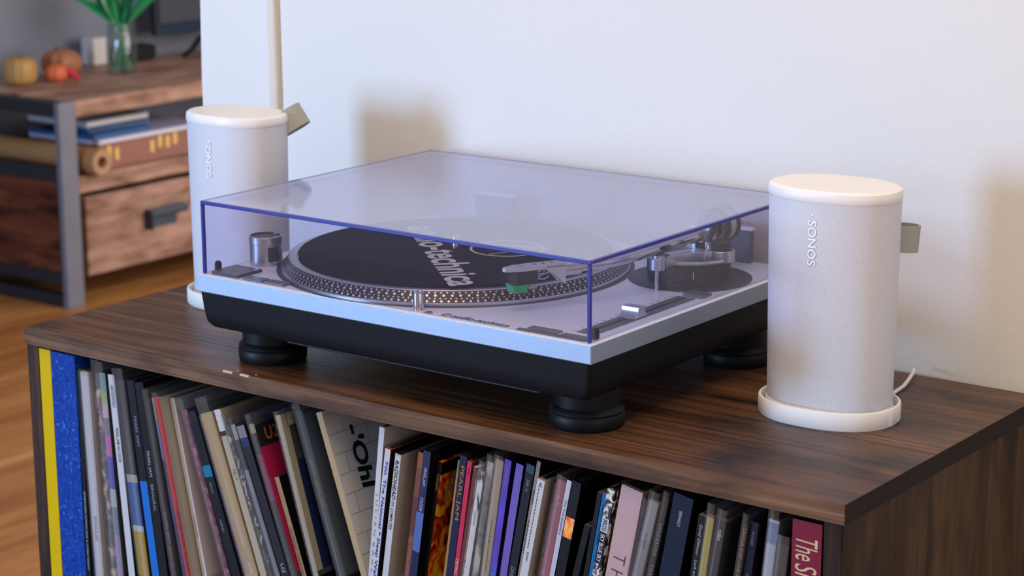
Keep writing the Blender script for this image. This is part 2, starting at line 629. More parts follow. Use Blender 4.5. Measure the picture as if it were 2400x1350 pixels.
for rr in (0.0046, 0.0036):
    ring.append([(0.2905 + rr * math.cos(2 * PI * q / 28), 0.0125 + rr * math.sin(2 * PI * q / 28), zt_ + 0.0004) for q in range(28)])
b.loft(ring, m_blackp, False, False)
b.quad((0.2885, 0.0095, zt_ + 0.0004), (0.290, 0.0095, zt_ + 0.0004), (0.2912, 0.0155, zt_ + 0.0004), (0.2902, 0.0155, zt_ + 0.0004), m_blackp)
b.build('deck_lettering', TT)
MB().box(0.370, 0.440, 0.0072, 0.0118, zt_, zt_ + 0.0014, m_dgrey).build('control_strip', TT, bevel=0.0005)
MB().box(0.376, 0.407, 0.0145, 0.0235, zt_, zt_ + 0.0016, m_mgrey).build('quartz_button', TT, bevel=0.0005)
MB().box(0.411, 0.437, 0.0135, 0.0205, zt_, zt_ + 0.0012, m_mgrey).build('pitch_button', TT, bevel=0.0005)
# pitch slider
b = MB()
b.box(0.4160, 0.4345, 0.030, 0.188, zt_, zt_ + 0.0008, m_mgrey)
sl_ = b.build('pitch_slider', TT, bevel=0.0004)
MB().box(0.4235, 0.4268, 0.034, 0.184, zt_ + 0.0008, zt_ + 0.0010, m_blackp).build('slider_slot', sl_)
pts = [(-0.0085, 0.0), (-0.0055, 0.0062), (-0.004, 0.0088), (0.004, 0.0088), (0.0055, 0.0062), (0.0085, 0.0)]
pk = [(-0.0105, 0.0), (-0.0085, 0.0012), (-0.0062, 0.0035), (-0.0052, 0.0068), (-0.0048, 0.0092), (0.0048, 0.0092), (0.0052, 0.0068), (0.0062, 0.0035), (0.0085, 0.0012), (0.0105, 0.0)]
b = MB()
b.loft([[(0.4165, 0.102 + py, zt_ + 0.001 + pz) for py, pz in pk], [(0.4342, 0.102 + py, zt_ + 0.001 + pz) for py, pz in pk]], m_alu)
b.build('slider_knob', sl_, smooth=True, bevel=0.0004)
b = MB()
for q in range(15):
    yy = 0.034 + q * 0.0107
    b.box(0.4105 if q % 2 else 0.409, 0.4135, yy, yy + 0.0004, zt_, zt_ + 0.0002, m_blackp)
b.build('slider_scale', sl_)
MB().box(0.4185, 0.4395, 0.192, 0.208, zt_, zt_ + 0.0028, m_mgrey).build('tempo_plate', TT, bevel=0.0006)

# tonearm base
AC = (0.386, 0.256)
b = MB()
b.lathe([(0.0575, zt_), (0.0575, zt_ + 0.0012), (0.0568, zt_ + 0.0016)], (AC[0], AC[1], 0), m_dgrey, 72)
ab = b.build('tonearm_base', TT, smooth=True)
b = MB()
b.lathe([(0.0385, zt_ + 0.0016), (0.0385, zt_ + 0.019), (0.0372, zt_ + 0.0205)], (AC[0], AC[1] - 0.002, 0), m_dgrey, 72)
ring_o = b.build('height_ring', ab, smooth=True)
b = MB()
for q in range(90):
    a = 2 * PI * q / 90
    if math.sin(a) < 0.4:
        b.box(0.0384, 0.0391, -0.0004, 0.0004, zt_ + 0.007, zt_ + 0.0185, m_dgrey, Matrix.Translation((AC[0], AC[1] - 0.002, 0)) @ Matrix.Rotation(a, 4, 'Z'))
a = math.radians(-52)
b.box(0.0389, 0.0393, -0.0004, 0.0004, zt_ + 0.008, zt_ + 0.0145, m_white, Matrix.Translation((AC[0], AC[1] - 0.002, 0)) @ Matrix.Rotation(a, 4, 'Z'))
b.build('ring_ribs', ab)
b = MB()
b.text('HEIGHT ADJUST', (0.3805, 0.2085, zt_ + 0.0017), (0.96, 0.28, 0), (-0.28, 0.96, 0), 0.021, 0.0022, m_white, 0.0003)
b.build('base_lettering', ab)
# crescent bridge with two silver lobes
zl0, zl1 = zt_ + 0.0205, zt_ + 0.0305
b = MB()
b.lathe([(0.0078, zl0 - 0.001), (0.0078, zl1)], (0.3885, 0.1965, 0), m_alu, 28)
b.lathe([(0.0128, zl0 - 0.001), (0.0128, zl1)], (0.4165, 0.2605, 0), m_alu, 36)
bar = [(0.3885, 0.1965), (0.3880, 0.2080), (0.3890, 0.2200), (0.3930, 0.2330), (0.3990, 0.2450), (0.4070, 0.2545), (0.4165, 0.2605)]
lp = []
for q, (x_, y_) in enumerate(bar):
    p0_, p1_ = bar[max(0, q - 1)], bar[min(6, q + 1)]
    d_ = Vector((p1_[0] - p0_[0], p1_[1] - p0_[1])).normalized() * (0.0062 + 0.0035 * q / 6)
    lp.append([(x_ + d_.y, y_ - d_.x, zl0), (x_ - d_.y, y_ + d_.x, zl0), (x_ - d_.y, y_ + d_.x, zl1 - 0.0005), (x_ + d_.y, y_ - d_.x, zl1 - 0.0005)])
b.loft(lp, m_alu)
b.build('bridge', ab, smooth=True, bevel=0.0006)
b = MB()
arc = []
for q in range(13):
    a = math.radians(-78 + 70 * q / 12)
    arc.append((AC[0] + 0.0395 * math.cos(a), AC[1] - 0.002 + 0.0395 * math.sin(a), zt_ + 0.0225))
b.tube(arc, 0.0021, m_alu, 8)
b.build('rest_wire', ab, smooth=True)
MB().lathe([(0.0088, zl1), (0.0098, zl1 + 0.0012), (0.0098, zl1 + 0.0068), (0.009, zl1 + 0.0078), (0.005, zl1 + 0.0078), (0.004, zl1 + 0.006)], (0.4165, 0.2605, 0), m_dgrey, 40).build(
    'antiskate_knob', ab, smooth=True)
MB().lathe([(0.0021, zt_), (0.0021, zl0)], (0.3885, 0.1955, 0), m_chrome, 16).build('rest_post', ab, smooth=True)
b = MB()
b.lathe([(0.0062, zl1), (0.0062, zl1 + 0.0022), (0.0045, zl1 + 0.003)], (0.3885, 0.1985, 0), m_alu, 24)
b.build('lobe_cap', ab, smooth=True)
# bearing tower
b = MB()
b.lathe([(0.017, zt_ + 0.0205), (0.017, zt_ + 0.0275), (0.0162, zt_ + 0.0288), (0.013, zt_ + 0.0288)], (0.3905, 0.272, 0), m_alu, 40)
b.box(0.3815, 0.3865, 0.264, 0.280, zt_ + 0.028, zt_ + 0.049, m_alu)
b.box(0.3965, 0.4015, 0.264, 0.280, zt_ + 0.028, zt_ + 0.049, m_alu)
b.build('bearing_yoke', ab, smooth=True, bevel=0.0007)
# tonearm
ZA = Z0 + 0.1225
arm = MB()
curve = [(0.3555, 0.0955), (0.3625, 0.1085), (0.3705, 0.1225), (0.3775, 0.138), (0.3820, 0.154), (0.3845, 0.170), (0.3862, 0.190), (0.3875, 0.215), (0.3890, 0.245), (0.3905, 0.272)]
arm.tube([(x, y, ZA + 0.0045 * i / 9) for i, (x, y) in enumerate(curve)], 0.0057, m_chrome, 18)
ta = arm.build('tonearm', TT, smooth=True)
hd = Vector((0.0275, 0.056, 0)).normalized()
hp = Vector((0.3555, 0.0955, ZA))
b = MB()
b.lathe([(0.0064, -0.001), (0.0076, 0.0), (0.0076, 0.004), (0.007, 0.0045), (0.0074, 0.005), (0.0074, 0.016), (0.0064, 0.017)], hp + hd * -0.0005, m_chrome, 28, axis=hd)
b.build('collet', ta, smooth=True)
# headshell: flat pointed finger with a deep shoulder at the collet
m_shell = mat('silver_headshell', 'c4c6cc', 0.38, 0.55)
side = Vector((0, 0, 1)).cross(hd)          # to the left of the pointing direction reversed
T = Matrix(((hd.x, side.x, 0, hp.x), (hd.y, side.y, 0, hp.y), (0, 0, 1, hp.z), (0, 0, 0, 1)))
b = MB()
out = [(-0.0575, -0.0028), (-0.0595, 0.0), (-0.0575, 0.0028), (-0.046, 0.0075), (-0.026, 0.0078), (-0.020, 0.0068), (-0.0015, 0.0068), (-0.0015, -0.0068), (-0.020, -0.0068), (-0.026, -0.0078), (-0.046, -0.0075)]
b.loft([[tuple(T @ Vector((px, py, z))) for px, py in out] for z in (0.0025, 0.0062)], m_shell)
sh = [(-0.0215, 0.003), (-0.017, -0.0005), (-0.012, -0.003), (-0.0075, -0.0068), (-0.0025, -0.0125), (-0.0008, -0.0125), (-0.0008, 0.005), (-0.0215, 0.005)]
for py in (-0.0068, 0.0052):
    b.loft([[tuple(T @ Vector((px, py, z))) for px, z in sh], [tuple(T @ Vector((px, py + 0.0016, z))) for px, z in sh]], m_shell)
b.box(-0.0022, -0.0006, -0.0062, 0.0062, -0.006, 0.004, m_shell, T)
b.build('headshell', ta, bevel=0.0004)
b = MB()
for px, py in ((-0.012, 0.0), (-0.020, 0.0), (-0.028, 0.0), (-0.042, 0.004), (-0.042, -0.004)):
    loop = [[tuple(T @ Vector((px + 0.0017 * math.cos(2 * PI * q / 14), py + 0.0017 * math.sin(2 * PI * q / 14), z))) for q in range(14)] for z in (0.0060, 0.00645)]
    b.loft(loop, m_chrome if px < -0.03 else m_mgrey)
b.build('screw', ta)
b = MB()
b.box(-0.0505, -0.0285, -0.0075, 0.0075, -0.0095, 0.0025, m_blackp, T)
cart = b.build('cartridge', ta, bevel=0.0008)
m_green = mat('green_stylus_guard', '06a864', 0.35)
b = MB()
cr = [[(-0.0535, -0.0072), (-0.0535, 0.0072), (-0.0375, 0.0072), (-0.0375, -0.0072)], [(-0.0505, -0.005), (-0.0505, 0.005), (-0.0385, 0.005), (-0.0385, -0.005)]]
b.loft([[tuple(T @ Vector((px, py, -0.0172))) for px, py in cr[1]], [tuple(T @ Vector((px, py, -0.0092))) for px, py in cr[0]]], m_green)
tag(b.build('stylus_guard', ta, bevel=0.0005), 'bright green stylus holder', None)
MB().box(-0.0372, -0.0290, -0.0062, 0.0062, -0.0140, -0.0096, mat('grey_cartridge_block', '8f9096', 0.4), T).build('cartridge_block', ta, bevel=0.0004)
b = MB()
for q, (py, z) in enumerate(((-0.004, -0.0015), (0.004, -0.0015), (-0.004, -0.0058), (0.004, -0.0058))):
    p0 = [T @ Vector((-0.0285, py, z)), T @ Vector((-0.021, py * 1.2, z - 0.0006)), T @ Vector((-0.0175, py * 1.3, z + 0.001)), T @ Vector((-0.0165, py, z + 0.004)), T @ Vector((-0.020, py * 0.6, 0.0035))]
    b.tube([tuple(p) for p in p0], 0.0007, m_chrome, 7)
b.build('lead_wires', ta, smooth=True)
# counterweight behind the pivot
ax = Vector((0.006, 1.0, 0.0)).normalized()
cw = Vector((0.3925, 0.281, ZA + 0.0095))
b = MB()
b.lathe([(0.0125, 0.0), (0.0165, 0.0006), (0.0165, 0.010), (0.0155, 0.0108)], cw, m_dgrey, 44, axis=ax)
b.lathe([(0.0158, 0.0108), (0.0158, 0.021)], cw, m_alu, 44, axis=ax)
b.lathe([(0.0165, 0.021), (0.0165, 0.0268), (0.0155, 0.0278), (0.006, 0.0278)], cw, m_dgrey, 44, axis=ax)
b.build('counterweight', ta, smooth=True)
b = MB()
q4 = ax.to_track_quat('Z', 'Y').to_matrix().to_4x4()
for q in range(40):
    a = 2 * PI * q / 40
    b.box(0.0125 if q % 4 else 0.0112, 0.0155, -0.00018, 0.00018, -0.0003, 0.0007, m_white, Matrix.Translation(cw) @ q4 @ Matrix.Rotation(a, 4, 'Z'))
b.build('weight_scale', ta)
b = MB()
b.lathe([(0.0074, -0.008), (0.0084, -0.006), (0.0084, 0.006), (0.0074, 0.009)], (0.3908, 0.272, ZA + 0.0052), m_alu, 32, axis=ax)
b.build('pivot_housing', ta, smooth=True)
# arm rest clip, and cueing lever
b = MB()
b.box(0.3805, 0.3955, 0.1995, 0.2065, zl1 + 0.0022, ZA - 0.004, m_dgrey)
b.box(0.3785, 0.3822, 0.199, 0.207, zl1 + 0.006, ZA + 0.0085, m_dgrey)
b.box(0.3935, 0.3968, 0.199, 0.207, zl1 + 0.006, ZA + 0.0065, m_dgrey)
b.build('arm_clip', ab, bevel=0.0012)
b = MB()
lv = [(0.409, 0.243, zt_ + 0.023), (0.4095, 0.2445, zt_ + 0.031), (0.4108, 0.2475, zt_ + 0.040)]
b.tube(lv, 0.0009, m_chrome, 8)
cl = b.build('cue_lever', ab, smooth=True)
b = MB()
b.tube([(0.4106, 0.247, zt_ + 0.0385), (0.4112, 0.2485, zt_ + 0.042), (0.4125, 0.252, zt_ + 0.050), (0.4135, 0.255, zt_ + 0.056)], [0.0018, 0.0026, 0.0024, 0.0014], m_dgrey, 12)
b.build('lever_grip', cl, smooth=True)

# clear lid
m_acr = film('clear_lid_plastic', 'f9f8fe', 0.02, 'b9bcdc', 0.03, 0.04, 0.92)
m_acrtop = film('dust_and_sheen_lid_top', 'f4f3fc', 0.27, 'c8d2fa', 0.06, 0.04, 0.92)  # dust and the wall's milky reflection, both put into the pale haze
m_vio = mat('violet_lid_edge_glow', '1f2088', 0.25, 0.0, 0.6)  # glow of the acrylic edges, put into the base colour
ce = 0.0045
X0, X1, Y0_, Y1_ = ce, 0.452 - ce, ce, 0.3485
lt = 0.003
b = MB()
b.box(X0, X1, Y0_, Y1_, zc_ - lt, zc_, m_acrtop)
lid = b.build('dust_cover', TT)
MB().box(X0, X1, Y0_, Y0_ + lt, zt_ + 0.0006, zc_ - lt, m_acr).build('lid_wall', lid)
MB().box(X0, X1, Y1_ - lt, Y1_, zt_ + 0.0006, zc_ - lt, m_acr).build('lid_wall', lid)
MB().box(X0, X0 + lt, Y0_ + lt, Y1_ - lt, zt_ + 0.0006, zc_ - lt, m_acr).build('lid_wall', lid)
MB().box(X1 - lt, X1, Y0_ + lt, Y1_ - lt, zt_ + 0.0006, zc_ - lt, m_acr).build('lid_wall', lid)
e = 0.0001
ew = 0.0034
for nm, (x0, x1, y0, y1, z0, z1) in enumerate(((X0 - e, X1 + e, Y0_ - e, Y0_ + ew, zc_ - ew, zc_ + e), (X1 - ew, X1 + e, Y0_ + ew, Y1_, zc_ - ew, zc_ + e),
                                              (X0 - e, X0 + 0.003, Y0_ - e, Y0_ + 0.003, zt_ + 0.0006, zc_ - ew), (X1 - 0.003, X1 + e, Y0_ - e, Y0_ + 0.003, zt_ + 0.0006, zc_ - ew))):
    tag(MB().box(x0, x1, y0, y1, z0, z1, m_vio).build('lid_edge', lid, bevel=0.0006), 'lid edge with its violet blue glow painted on', None)
m_paleedge = film('pale_lid_edge', 'b9b9dd', 0.35, 'a9abd0', 0.1)
for (x0, x1, y0, y1, z0, z1) in ((X0, X1, Y1_ - 0.0012, Y1_ + e, zc_ - 0.0012, zc_ + e), (X0 - e, X0 + 0.0012, Y0_ + ew, Y1_, zc_ - 0.0012, zc_ + e)):
    MB().box(x0, x1, y0, y1, z0, z1, m_paleedge).build('lid_rim', lid)
for bx, by in ((X0 + lt, 0.0205), (X1 - lt - 0.0032, 0.0195)):
    p = []
    for q in range(9):
        a = PI * q / 8
        p.append((0.0034 * math.cos(a), 0.0064 + 0.0034 * math.sin(a)))
    p += [(-0.0034, 0.0), (0.0034, 0.0)]
    b = MB()
    b.loft([[(bx, by + py, zt_ + 0.0005 + pz) for py, pz in p], [(bx + 0.0032, by + py, zt_ + 0.0005 + pz) for py, pz in p]], m_rubber)
    b.build('lid_bumper', lid, bevel=0.0004)
for hx in (0.069, 0.352):
    b = MB()
    b.box(hx, hx + 0.049, Y1_ - lt - 0.0055, Y1_ - lt, zt_ + 0.0008, zt_ + 0.032, mat('hinge_socket', '4a4c62', 0.4))
    b.build('hinge', lid, bevel=0.001)
    tag(MB().box(hx - 0.001, hx + 0.050, Y1_ - lt - 0.0062, Y1_ - lt + 0.0002, zt_ + 0.032, zt_ + 0.0345, mat('violet_hinge_rim', 'dfe0f0', 0.3)).build('hinge_rim', lid), None, None)
# a few hairline scratches on the lid
b = MB()
for (sx, sy, a, l) in ((0.105, 0.13, 0.05, 0.012), (0.29, 0.28, 1.5, 0.004), (0.06, 0.27, -0.9, 0.012), (0.36, 0.25, 1.2, 0.003)):
    dx, dy = math.cos(a) * l, math.sin(a) * l
    b.add([(sx, sy, zc_ + 0.00005), (sx + dx, sy + dy, zc_ + 0.00005), (sx + dx, sy + dy + 0.0003, zc_ + 0.00005), (sx, sy + 0.0003, zc_ + 0.00005)], [(0, 1, 2, 3)], m_mgrey)
b.build('scratches', lid)


# ------------------------------------------------------------------ speakers on charging rings
def grille_mat():
    m = bpy.data.materials.new('perforated_white_grille')
    m.use_nodes = True
    nt = m.node_tree
    bs = nt.nodes['Principled BSDF']
    bs.inputs['Roughness'].default_value = 0.55
    uv = nt.nodes.new('ShaderNodeUVMap')
    sp_ = nt.nodes.new('ShaderNodeSeparateXYZ')
    nt.links.new(uv.outputs[0], sp_.inputs[0])

    def math_(op, a, b_=None):
        n = nt.nodes.new('ShaderNodeMath')
        n.operation = op
        for i, q in enumerate((a, b_)):
            if q is None:
                continue
            if isinstance(q, (int, float)):
                n.inputs[i].default_value = q
            else:
                nt.links.new(q, n.inputs[i])
        return n.outputs[0]
    p = 0.00185
    cu_ = math_('COSINE', math_('MULTIPLY', sp_.outputs[0], 2 * PI / p))
    cv = math_('COSINE', math_('MULTIPLY', sp_.outputs[1], 2 * PI / p))
    pr = math_('MULTIPLY', cu_, cv)
    mr = nt.nodes.new('ShaderNodeMapRange')
    mr.inputs['From Min'].default_value = 0.15
    mr.inputs['From Max'].default_value = 0.65
    nt.links.new(pr, mr.inputs['Value'])
    mx = nt.nodes.new('ShaderNodeMix')
    mx.data_type = 'RGBA'
    mx.inputs['A'].default_value = lin('dcdce2')
    mx.inputs['B'].default_value = lin('86878d')
    nt.links.new(mr.outputs[0], mx.inputs['Factor'])
    nt.links.new(mx.outputs['Result'], bs.inputs['Base Color'])
    return m


m_grille = grille_mat()
m_wplastic = mat('white_plastic', 'e9e6e2', 0.42)
m_wring = mat('white_base_plastic', 'e6e3df', 0.45)
m_logo = mat('white_logo', 'f4f4f6', 0.35)
m_loop = mat('sage_grey_loop', '9a9b92', 0.6)


def speaker(cx, cy, yaw, label, loopz, twist, roll):
    A, B, nn = 0.0577, 0.041, 2.3
    T0 = thing('wireless_speaker', label, 'speaker', (cx, cy, Z0 + 0.0035), 'pair of white wireless speakers')
    zlo, zhi = Z0 + 0.0035, Z0 + 0.1935
    b = MB()
    loops = [sloop(A * s_, B * s_, nn, cx, cy, z, yaw, 96) for s_, z in ((0.93, zlo), (0.968, zlo + 0.006), (0.970, zlo + 0.03), (0.983, Z0 + 0.10), (1.0, zhi))]
    b.loft(loops, m_grille)
    body = b.build('grille_body', T0, smooth=True)
    me = body.data
    uvl = me.uv_layers.new(name='UVMap')
    n = 96
    per = [0.0]
    for j in range(n):
        p, q = Vector(loops[2][j]), Vector(loops[2][(j + 1) % n])
        per.append(per[-1] + (q - p).length)
    for poly in me.polygons:
        for li in poly.loop_indices:
            vi = me.loops[li].vertex_index
            j = vi % n
            u = per[j]
            js = [me.loops[l2].vertex_index % n for l2 in poly.loop_indices]
            if j == 0 and len(js) == 4 and max(js) == n - 1:
                u = per[n]
            uvl.data[li].uv = (u, me.vertices[vi].co.z)
    b = MB()
    loops = []
    for s_, z in ((1.0, 0.0), (1.012, 0.001), (1.014, 0.0055), (1.0, 0.0088), (0.955, 0.0105), (0.90, 0.0106), (0.5, 0.0102)):
        loops.append(sloop(A * s_, B * s_, nn, cx, cy, zhi + z, yaw, 96))
    b.loft(loops, m_wplastic)
    cap = b.build('top_cap', T0, smooth=True)
    b = MB()
    loops = [sloop(A * s_, B * s_, nn, cx, cy, z, yaw, 96) for s_, z in ((0.972, zlo + 0.003), (0.982, zlo + 0.004), (0.982, zlo + 0.010), (0.974, zlo + 0.011))]
    b.loft(loops, m_wplastic)
    b.build('bottom_band', T0, smooth=True)
    R = Matrix.Rotation(yaw, 4, 'Z')
    fr = Vector((cx, cy, 0)) + R @ Vector((0, -B * 0.998, 0))
    ex, ez = (R @ Vector((1, 0, 0))), Vector((0, 0, 1))
    # lettering reads downward on the front, then a tiny status light above it
    b = MB()
    b.text('SONOS', fr + Vector((0, 0, Z0 + 0.1785)) - ex * 0.0039, -ez, ex, 0.0385, 0.0078, m_logo, 0.0006, 0.012)
    b.build('lettering', T0)
    b = MB()
    n_ = R @ Vector((0, -1, 0))
    b.lathe([(0.0009, 0), (0.0009, 0.0004)], fr + Vector((0, 0, Z0 + 0.1835)) + n_ * 0.0002, m_logo, 12, axis=n_)
    b.build('status_light', T0)
    # soft loop at the back corner
    ey = R @ Vector((0.6, 0.8, 0))
    el = R @ Vector((-0.8, 0.6, 0))
    back = Vector((cx, cy, 0)) + R @ Vector((0.0405, 0.0265, 0)) + Vector((0, 0, loopz))
    w = 0.0115
    path = [(-0.002, -0.0075)] + [(0.014 + 0.0115 * math.cos(-PI / 2 + PI * q / 14), 0.0095 * math.sin(-PI / 2 + PI * q / 14)) for q in range(15)] + [(-0.002, 0.0075)]
    Rt = Matrix.Rotation(twist, 3, el) @ Matrix.Rotation(roll, 3, ey)

    def ring_(off, zz):
        out_ = []
        for i, (py, px) in enumerate(path):
            a_, c_ = path[max(0, i - 1)], path[min(len(path) - 1, i + 1)]
            d_ = Vector((c_[0] - a_[0], c_[1] - a_[1])).normalized()
            nx, ny = d_.y, -d_.x
            out_.append(tuple(back + Rt @ (ey * (py + nx * off) + el * (px + ny * off) + ez * zz)))
        return out_
    b = MB()
    o0, o1, i0, i1 = ring_(0.0009, -w), ring_(0.0009, w), ring_(-0.0009, -w), ring_(-0.0009, w)
    rows_ = list(zip(o0, o1, i1, i0))
    b.loft([list(r_) for r_ in rows_], m_loop)
    b.build('carry_loop', T0, smooth=True)
    return T0


def ring_base(cx, cy, yaw, label, cable):
    Ab, Bb, nn = 0.0625, 0.049, 2.3
    T0 = thing('charging_base', label, 'charger', (cx, cy, Z0), 'pair of white oval charging bases')
    b = MB()
    loops = []
    for s_, z in ((0.985, 0.0), (1.0, 0.0012), (1.0, 0.0145), (0.988, 0.016), (0.962, 0.016), (0.948, 0.0145), (0.945, 0.0034), (0.4, 0.0032)):
        loops.append(sloop(Ab * s_, Bb * s_, nn, cx, cy, Z0 + z, yaw, 96))
    b.loft(loops, m_wring)
    b.build('base_ring', T0, smooth=True)
    b = MB()
    b.tube(cable, 0.0018, m_wring, 10)
    b.build('power_cable', T0, smooth=True)
    return T0


speaker(0.5637, 0.2021, 0.035, 'white oval wireless speaker beside the tonearm end of the record player', Z0 + 0.157, 0.08, 0.0)
ring_base(0.5637, 0.2021, 0.035, 'white charging base under the speaker on the tonearm side',
          [(0.572, 0.248, Z0 + 0.008), (0.580, 0.262, Z0 + 0.0035), (0.583, 0.285, Z0 + 0.0022), (0.581, 0.31, Z0 + 0.003), (0.577, 0.328, Z0 + 0.0045), (0.573, 0.344, Z0 + 0.006), (0.570, 0.352, Z0 + 0.007)])
speaker(-0.1365, 0.2026, -0.04, 'white oval wireless speaker partly hidden behind the clear lid', Z0 + 0.190, -0.5, -0.35)
ring_base(-0.1365, 0.2026, -0.04, 'white charging base half hidden by the black plinth',
          [(-0.13, 0.247, Z0 + 0.008), (-0.125, 0.265, Z0 + 0.003), (-0.115, 0.3, Z0 + 0.002), (-0.11, 0.355, Z0 + 0.002)])

# ------------------------------------------------------------------ records on the shelf
m_sleeve = film('clear_record_sleeve', 'f6f6f6', 0.06, 'b9c2cc', 0.12, 0.06, 0.8)


def rm(col, rough=0.38):
    c = [int(col[i:i + 2], 16) / 255 for i in (0, 2, 4)]
    c = ''.join('%02x' % round(255 * max(0.0, v * 0.86 - 0.02)) for v in c)
    return mat('card_' + col, c, max(rough, 0.42), 0, 0.2)


PRV = []
SB = SH + 0.0004
m_inside = mat('record_edge_dark', '1a191b', 0.6)


def record(name, label, group, geo, spine, face=None, top=None, segs=(), texts=(), art=(), arttext=(), sleeve=0.0, cat='record', rough=0.38, emblem=None):
    """one record in its jacket: a card slab leaning on the shelf, its spine to the front.
    segs: (share of the visible spine where it ends, colour); texts: (string, from, to, width share, colour, bold, shear)"""
    xt, zt, xb, zb, th, y = geo
    zt, zb = Z0 + zt, Z0 + zb
    ms = spine if not isinstance(spine, str) else rm(spine, rough)
    mf = ms if face is None else (face if not isinstance(face, str) else rm(face))
    mt = mf if top is None else rm(top)
    # keep clear of the record before it
    if PRV:
        xa, za, xb0, zb0, th0 = PRV

        def edge(z):
            return (xa + (xb0 - xa) * (za - z) / (za - zb0) if z > zb0 else xb0) + th0
        d0 = max(0.0, edge(min(zt + sleeve, za)) + 0.0006 - xt)
        d1 = max(0.0, edge(zb) + 0.0006 - xb)
        xt, xb = xt + d0, xb + d1
        mv = max(d0, d1)
        for _ in range(4):
            for z in (min(zt, za), zb0, zb, (zt + zb) / 2):
                mine = xt + (xb - xt) * (zt - z) / (zt - zb) if z > zb else xb
                q = edge(z) + 0.0006 - mine
                if q > 0:
                    xt, xb, mv = xt + q, xb + q, max(mv, q)
        th = max(th - min(mv, th * 0.35), 0.0026)
    PRV[:] = [xt, zt, xb, zb, th]
    L = math.hypot(xb - xt, zt - zb)
    d = Vector((xb - xt, 0, zb - zt)) / L            # down along the spine
    ex = Vector((-d.z, 0, d.x))                      # across the spine
    y1 = min(y + 0.313, 0.350)
    base = Vector((xb + th / 2, (y + y1) / 2, SB))
    t = th * ex.x                          # width across
    T0 = thing(name, label, cat, base, group)

    def P(s, w, yy):
        p = Vector((xt, 0, zt)) + d * s + ex * w
        return (p.x, yy, p.z)
    b = MB()
    cut = [0.0] + [f * L for f, c in segs] + ([] if segs and segs[-1][0] >= 1 else [L])
    cols = [rm(c) if isinstance(c, str) else c for f, c in segs] + [ms]
    # the jacket hangs straight from the frame's lower edge to the shelf
    lv = [(P(s, 0, 0)[0], P(s, 0, 0)[2], P(s, t, 0)[0], P(s, t, 0)[2]) for s in cut]
    lv.append((xb, SB, xb + th, SB))
    for i in range(len(lv) - 1):
        a, c = lv[i], lv[i + 1]
        b.quad((c[0], y, c[1]), (c[2], y, c[3]), (a[2], y, a[3]), (a[0], y, a[1]), cols[min(i, len(cols) - 1)])
        b.quad((c[2], y, c[3]), (c[2], y1, c[3]), (a[2], y1, a[3]), (a[2], y, a[3]), mf)
        b.quad((c[0], y1, c[1]), (c[0], y, c[1]), (a[0], y, a[1]), (a[0], y1, a[1]), mf)
        b.quad((c[2], y1, c[3]), (c[0], y1, c[1]), (a[0], y1, a[1]), (a[2], y1, a[3]), m_inside)
    a = lv[0]
    rim = min(0.0011, t * 0.22)
    b.quad((a[0], y, a[1]), (a[2], y, a[3]), (a[2], y1, a[3]), (a[0], y1, a[1]), mt)
    b.quad((xb, y1, SB), (xb + th, y1, SB), (xb + th, y, SB), (xb, y, SB), mf)
    b.build('jacket', T0)
    if t > 0.0045:                                   # the open top shows the darker inner bag
        b = MB()
        q0, q1 = P(-0.0002, rim, y + 0.004), P(-0.0002, t - rim, y + 0.004)
        b.quad(q0, q1, (q1[0], y1 - 0.002, q1[2]), (q0[0], y1 - 0.002, q0[2]), m_inside)
        b.build('inner_bag', T0)
    for (s, f0, f1, ws, col, bold, shear) in texts:
        b = MB()
        m = rm(col) if isinstance(col, str) else col
        h = t * ws
        o = Vector(P(f0 * L, t * 0.5 - h * 0.5, y))
        b.text(s, o, d, ex, (f1 - f0) * L, h, m, 0.00025, bold, shear)
        b.build('lettering', T0)
    if art:
        b = MB()
        for (a0, a1, s0, s1, col) in art:
            m = rm(col) if isinstance(col, str) else col
            off = 0.00012
            s1 = min(s1, L * 0.97)
            b.quad(P(s1, t + off, y + a0), P(s1, t + off, y + a1), P(s0, t + off, y + a1), P(s0, t + off, y + a0), m)
        b.build('cover_art', T0)
    for (s, yy, ss, l, h, dirn, col, bold, shear) in arttext:
        b = MB()
        o = Vector(P(ss, t, y + yy))
        Y = Vector((0, 1, 0))
        if dirn == 'down':
            b.text(s, o, d, Y, l, h, rm(col), 0.00022, bold, shear)
        else:
            b.text(s, o, Y, -d, l, h, rm(col), 0.00022, bold, shear)
        b.build('cover_lettering', T0)
    if sleeve:
        b = MB()
        o_ = -0.0001
        fy = y - 0.0022
        sl_t = -sleeve
        for w in (o_, t - o_):
            pt = [P(sl_t, w, fy), P(sl_t - 0.0015, w, min(fy + 0.12, y1)), P(sl_t, w, y1), P(L, w, y1), P(L, w, fy)]
            b.add(pt, [(0, 1, 2, 3, 4)], m_sleeve)
        # bulging front fold
        f = [[P(s, w, fy - bul) for w, bul in ((o_, 0), (t * 0.3, 0.0009), (t * 0.7, 0.0011), (t - o_, 0))] for s in (sl_t, L * 0.4, L)]
        b.loft(f, m_sleeve, False, False, closed=False)
        b.build('plastic_sleeve', T0, smooth=True)
    return T0


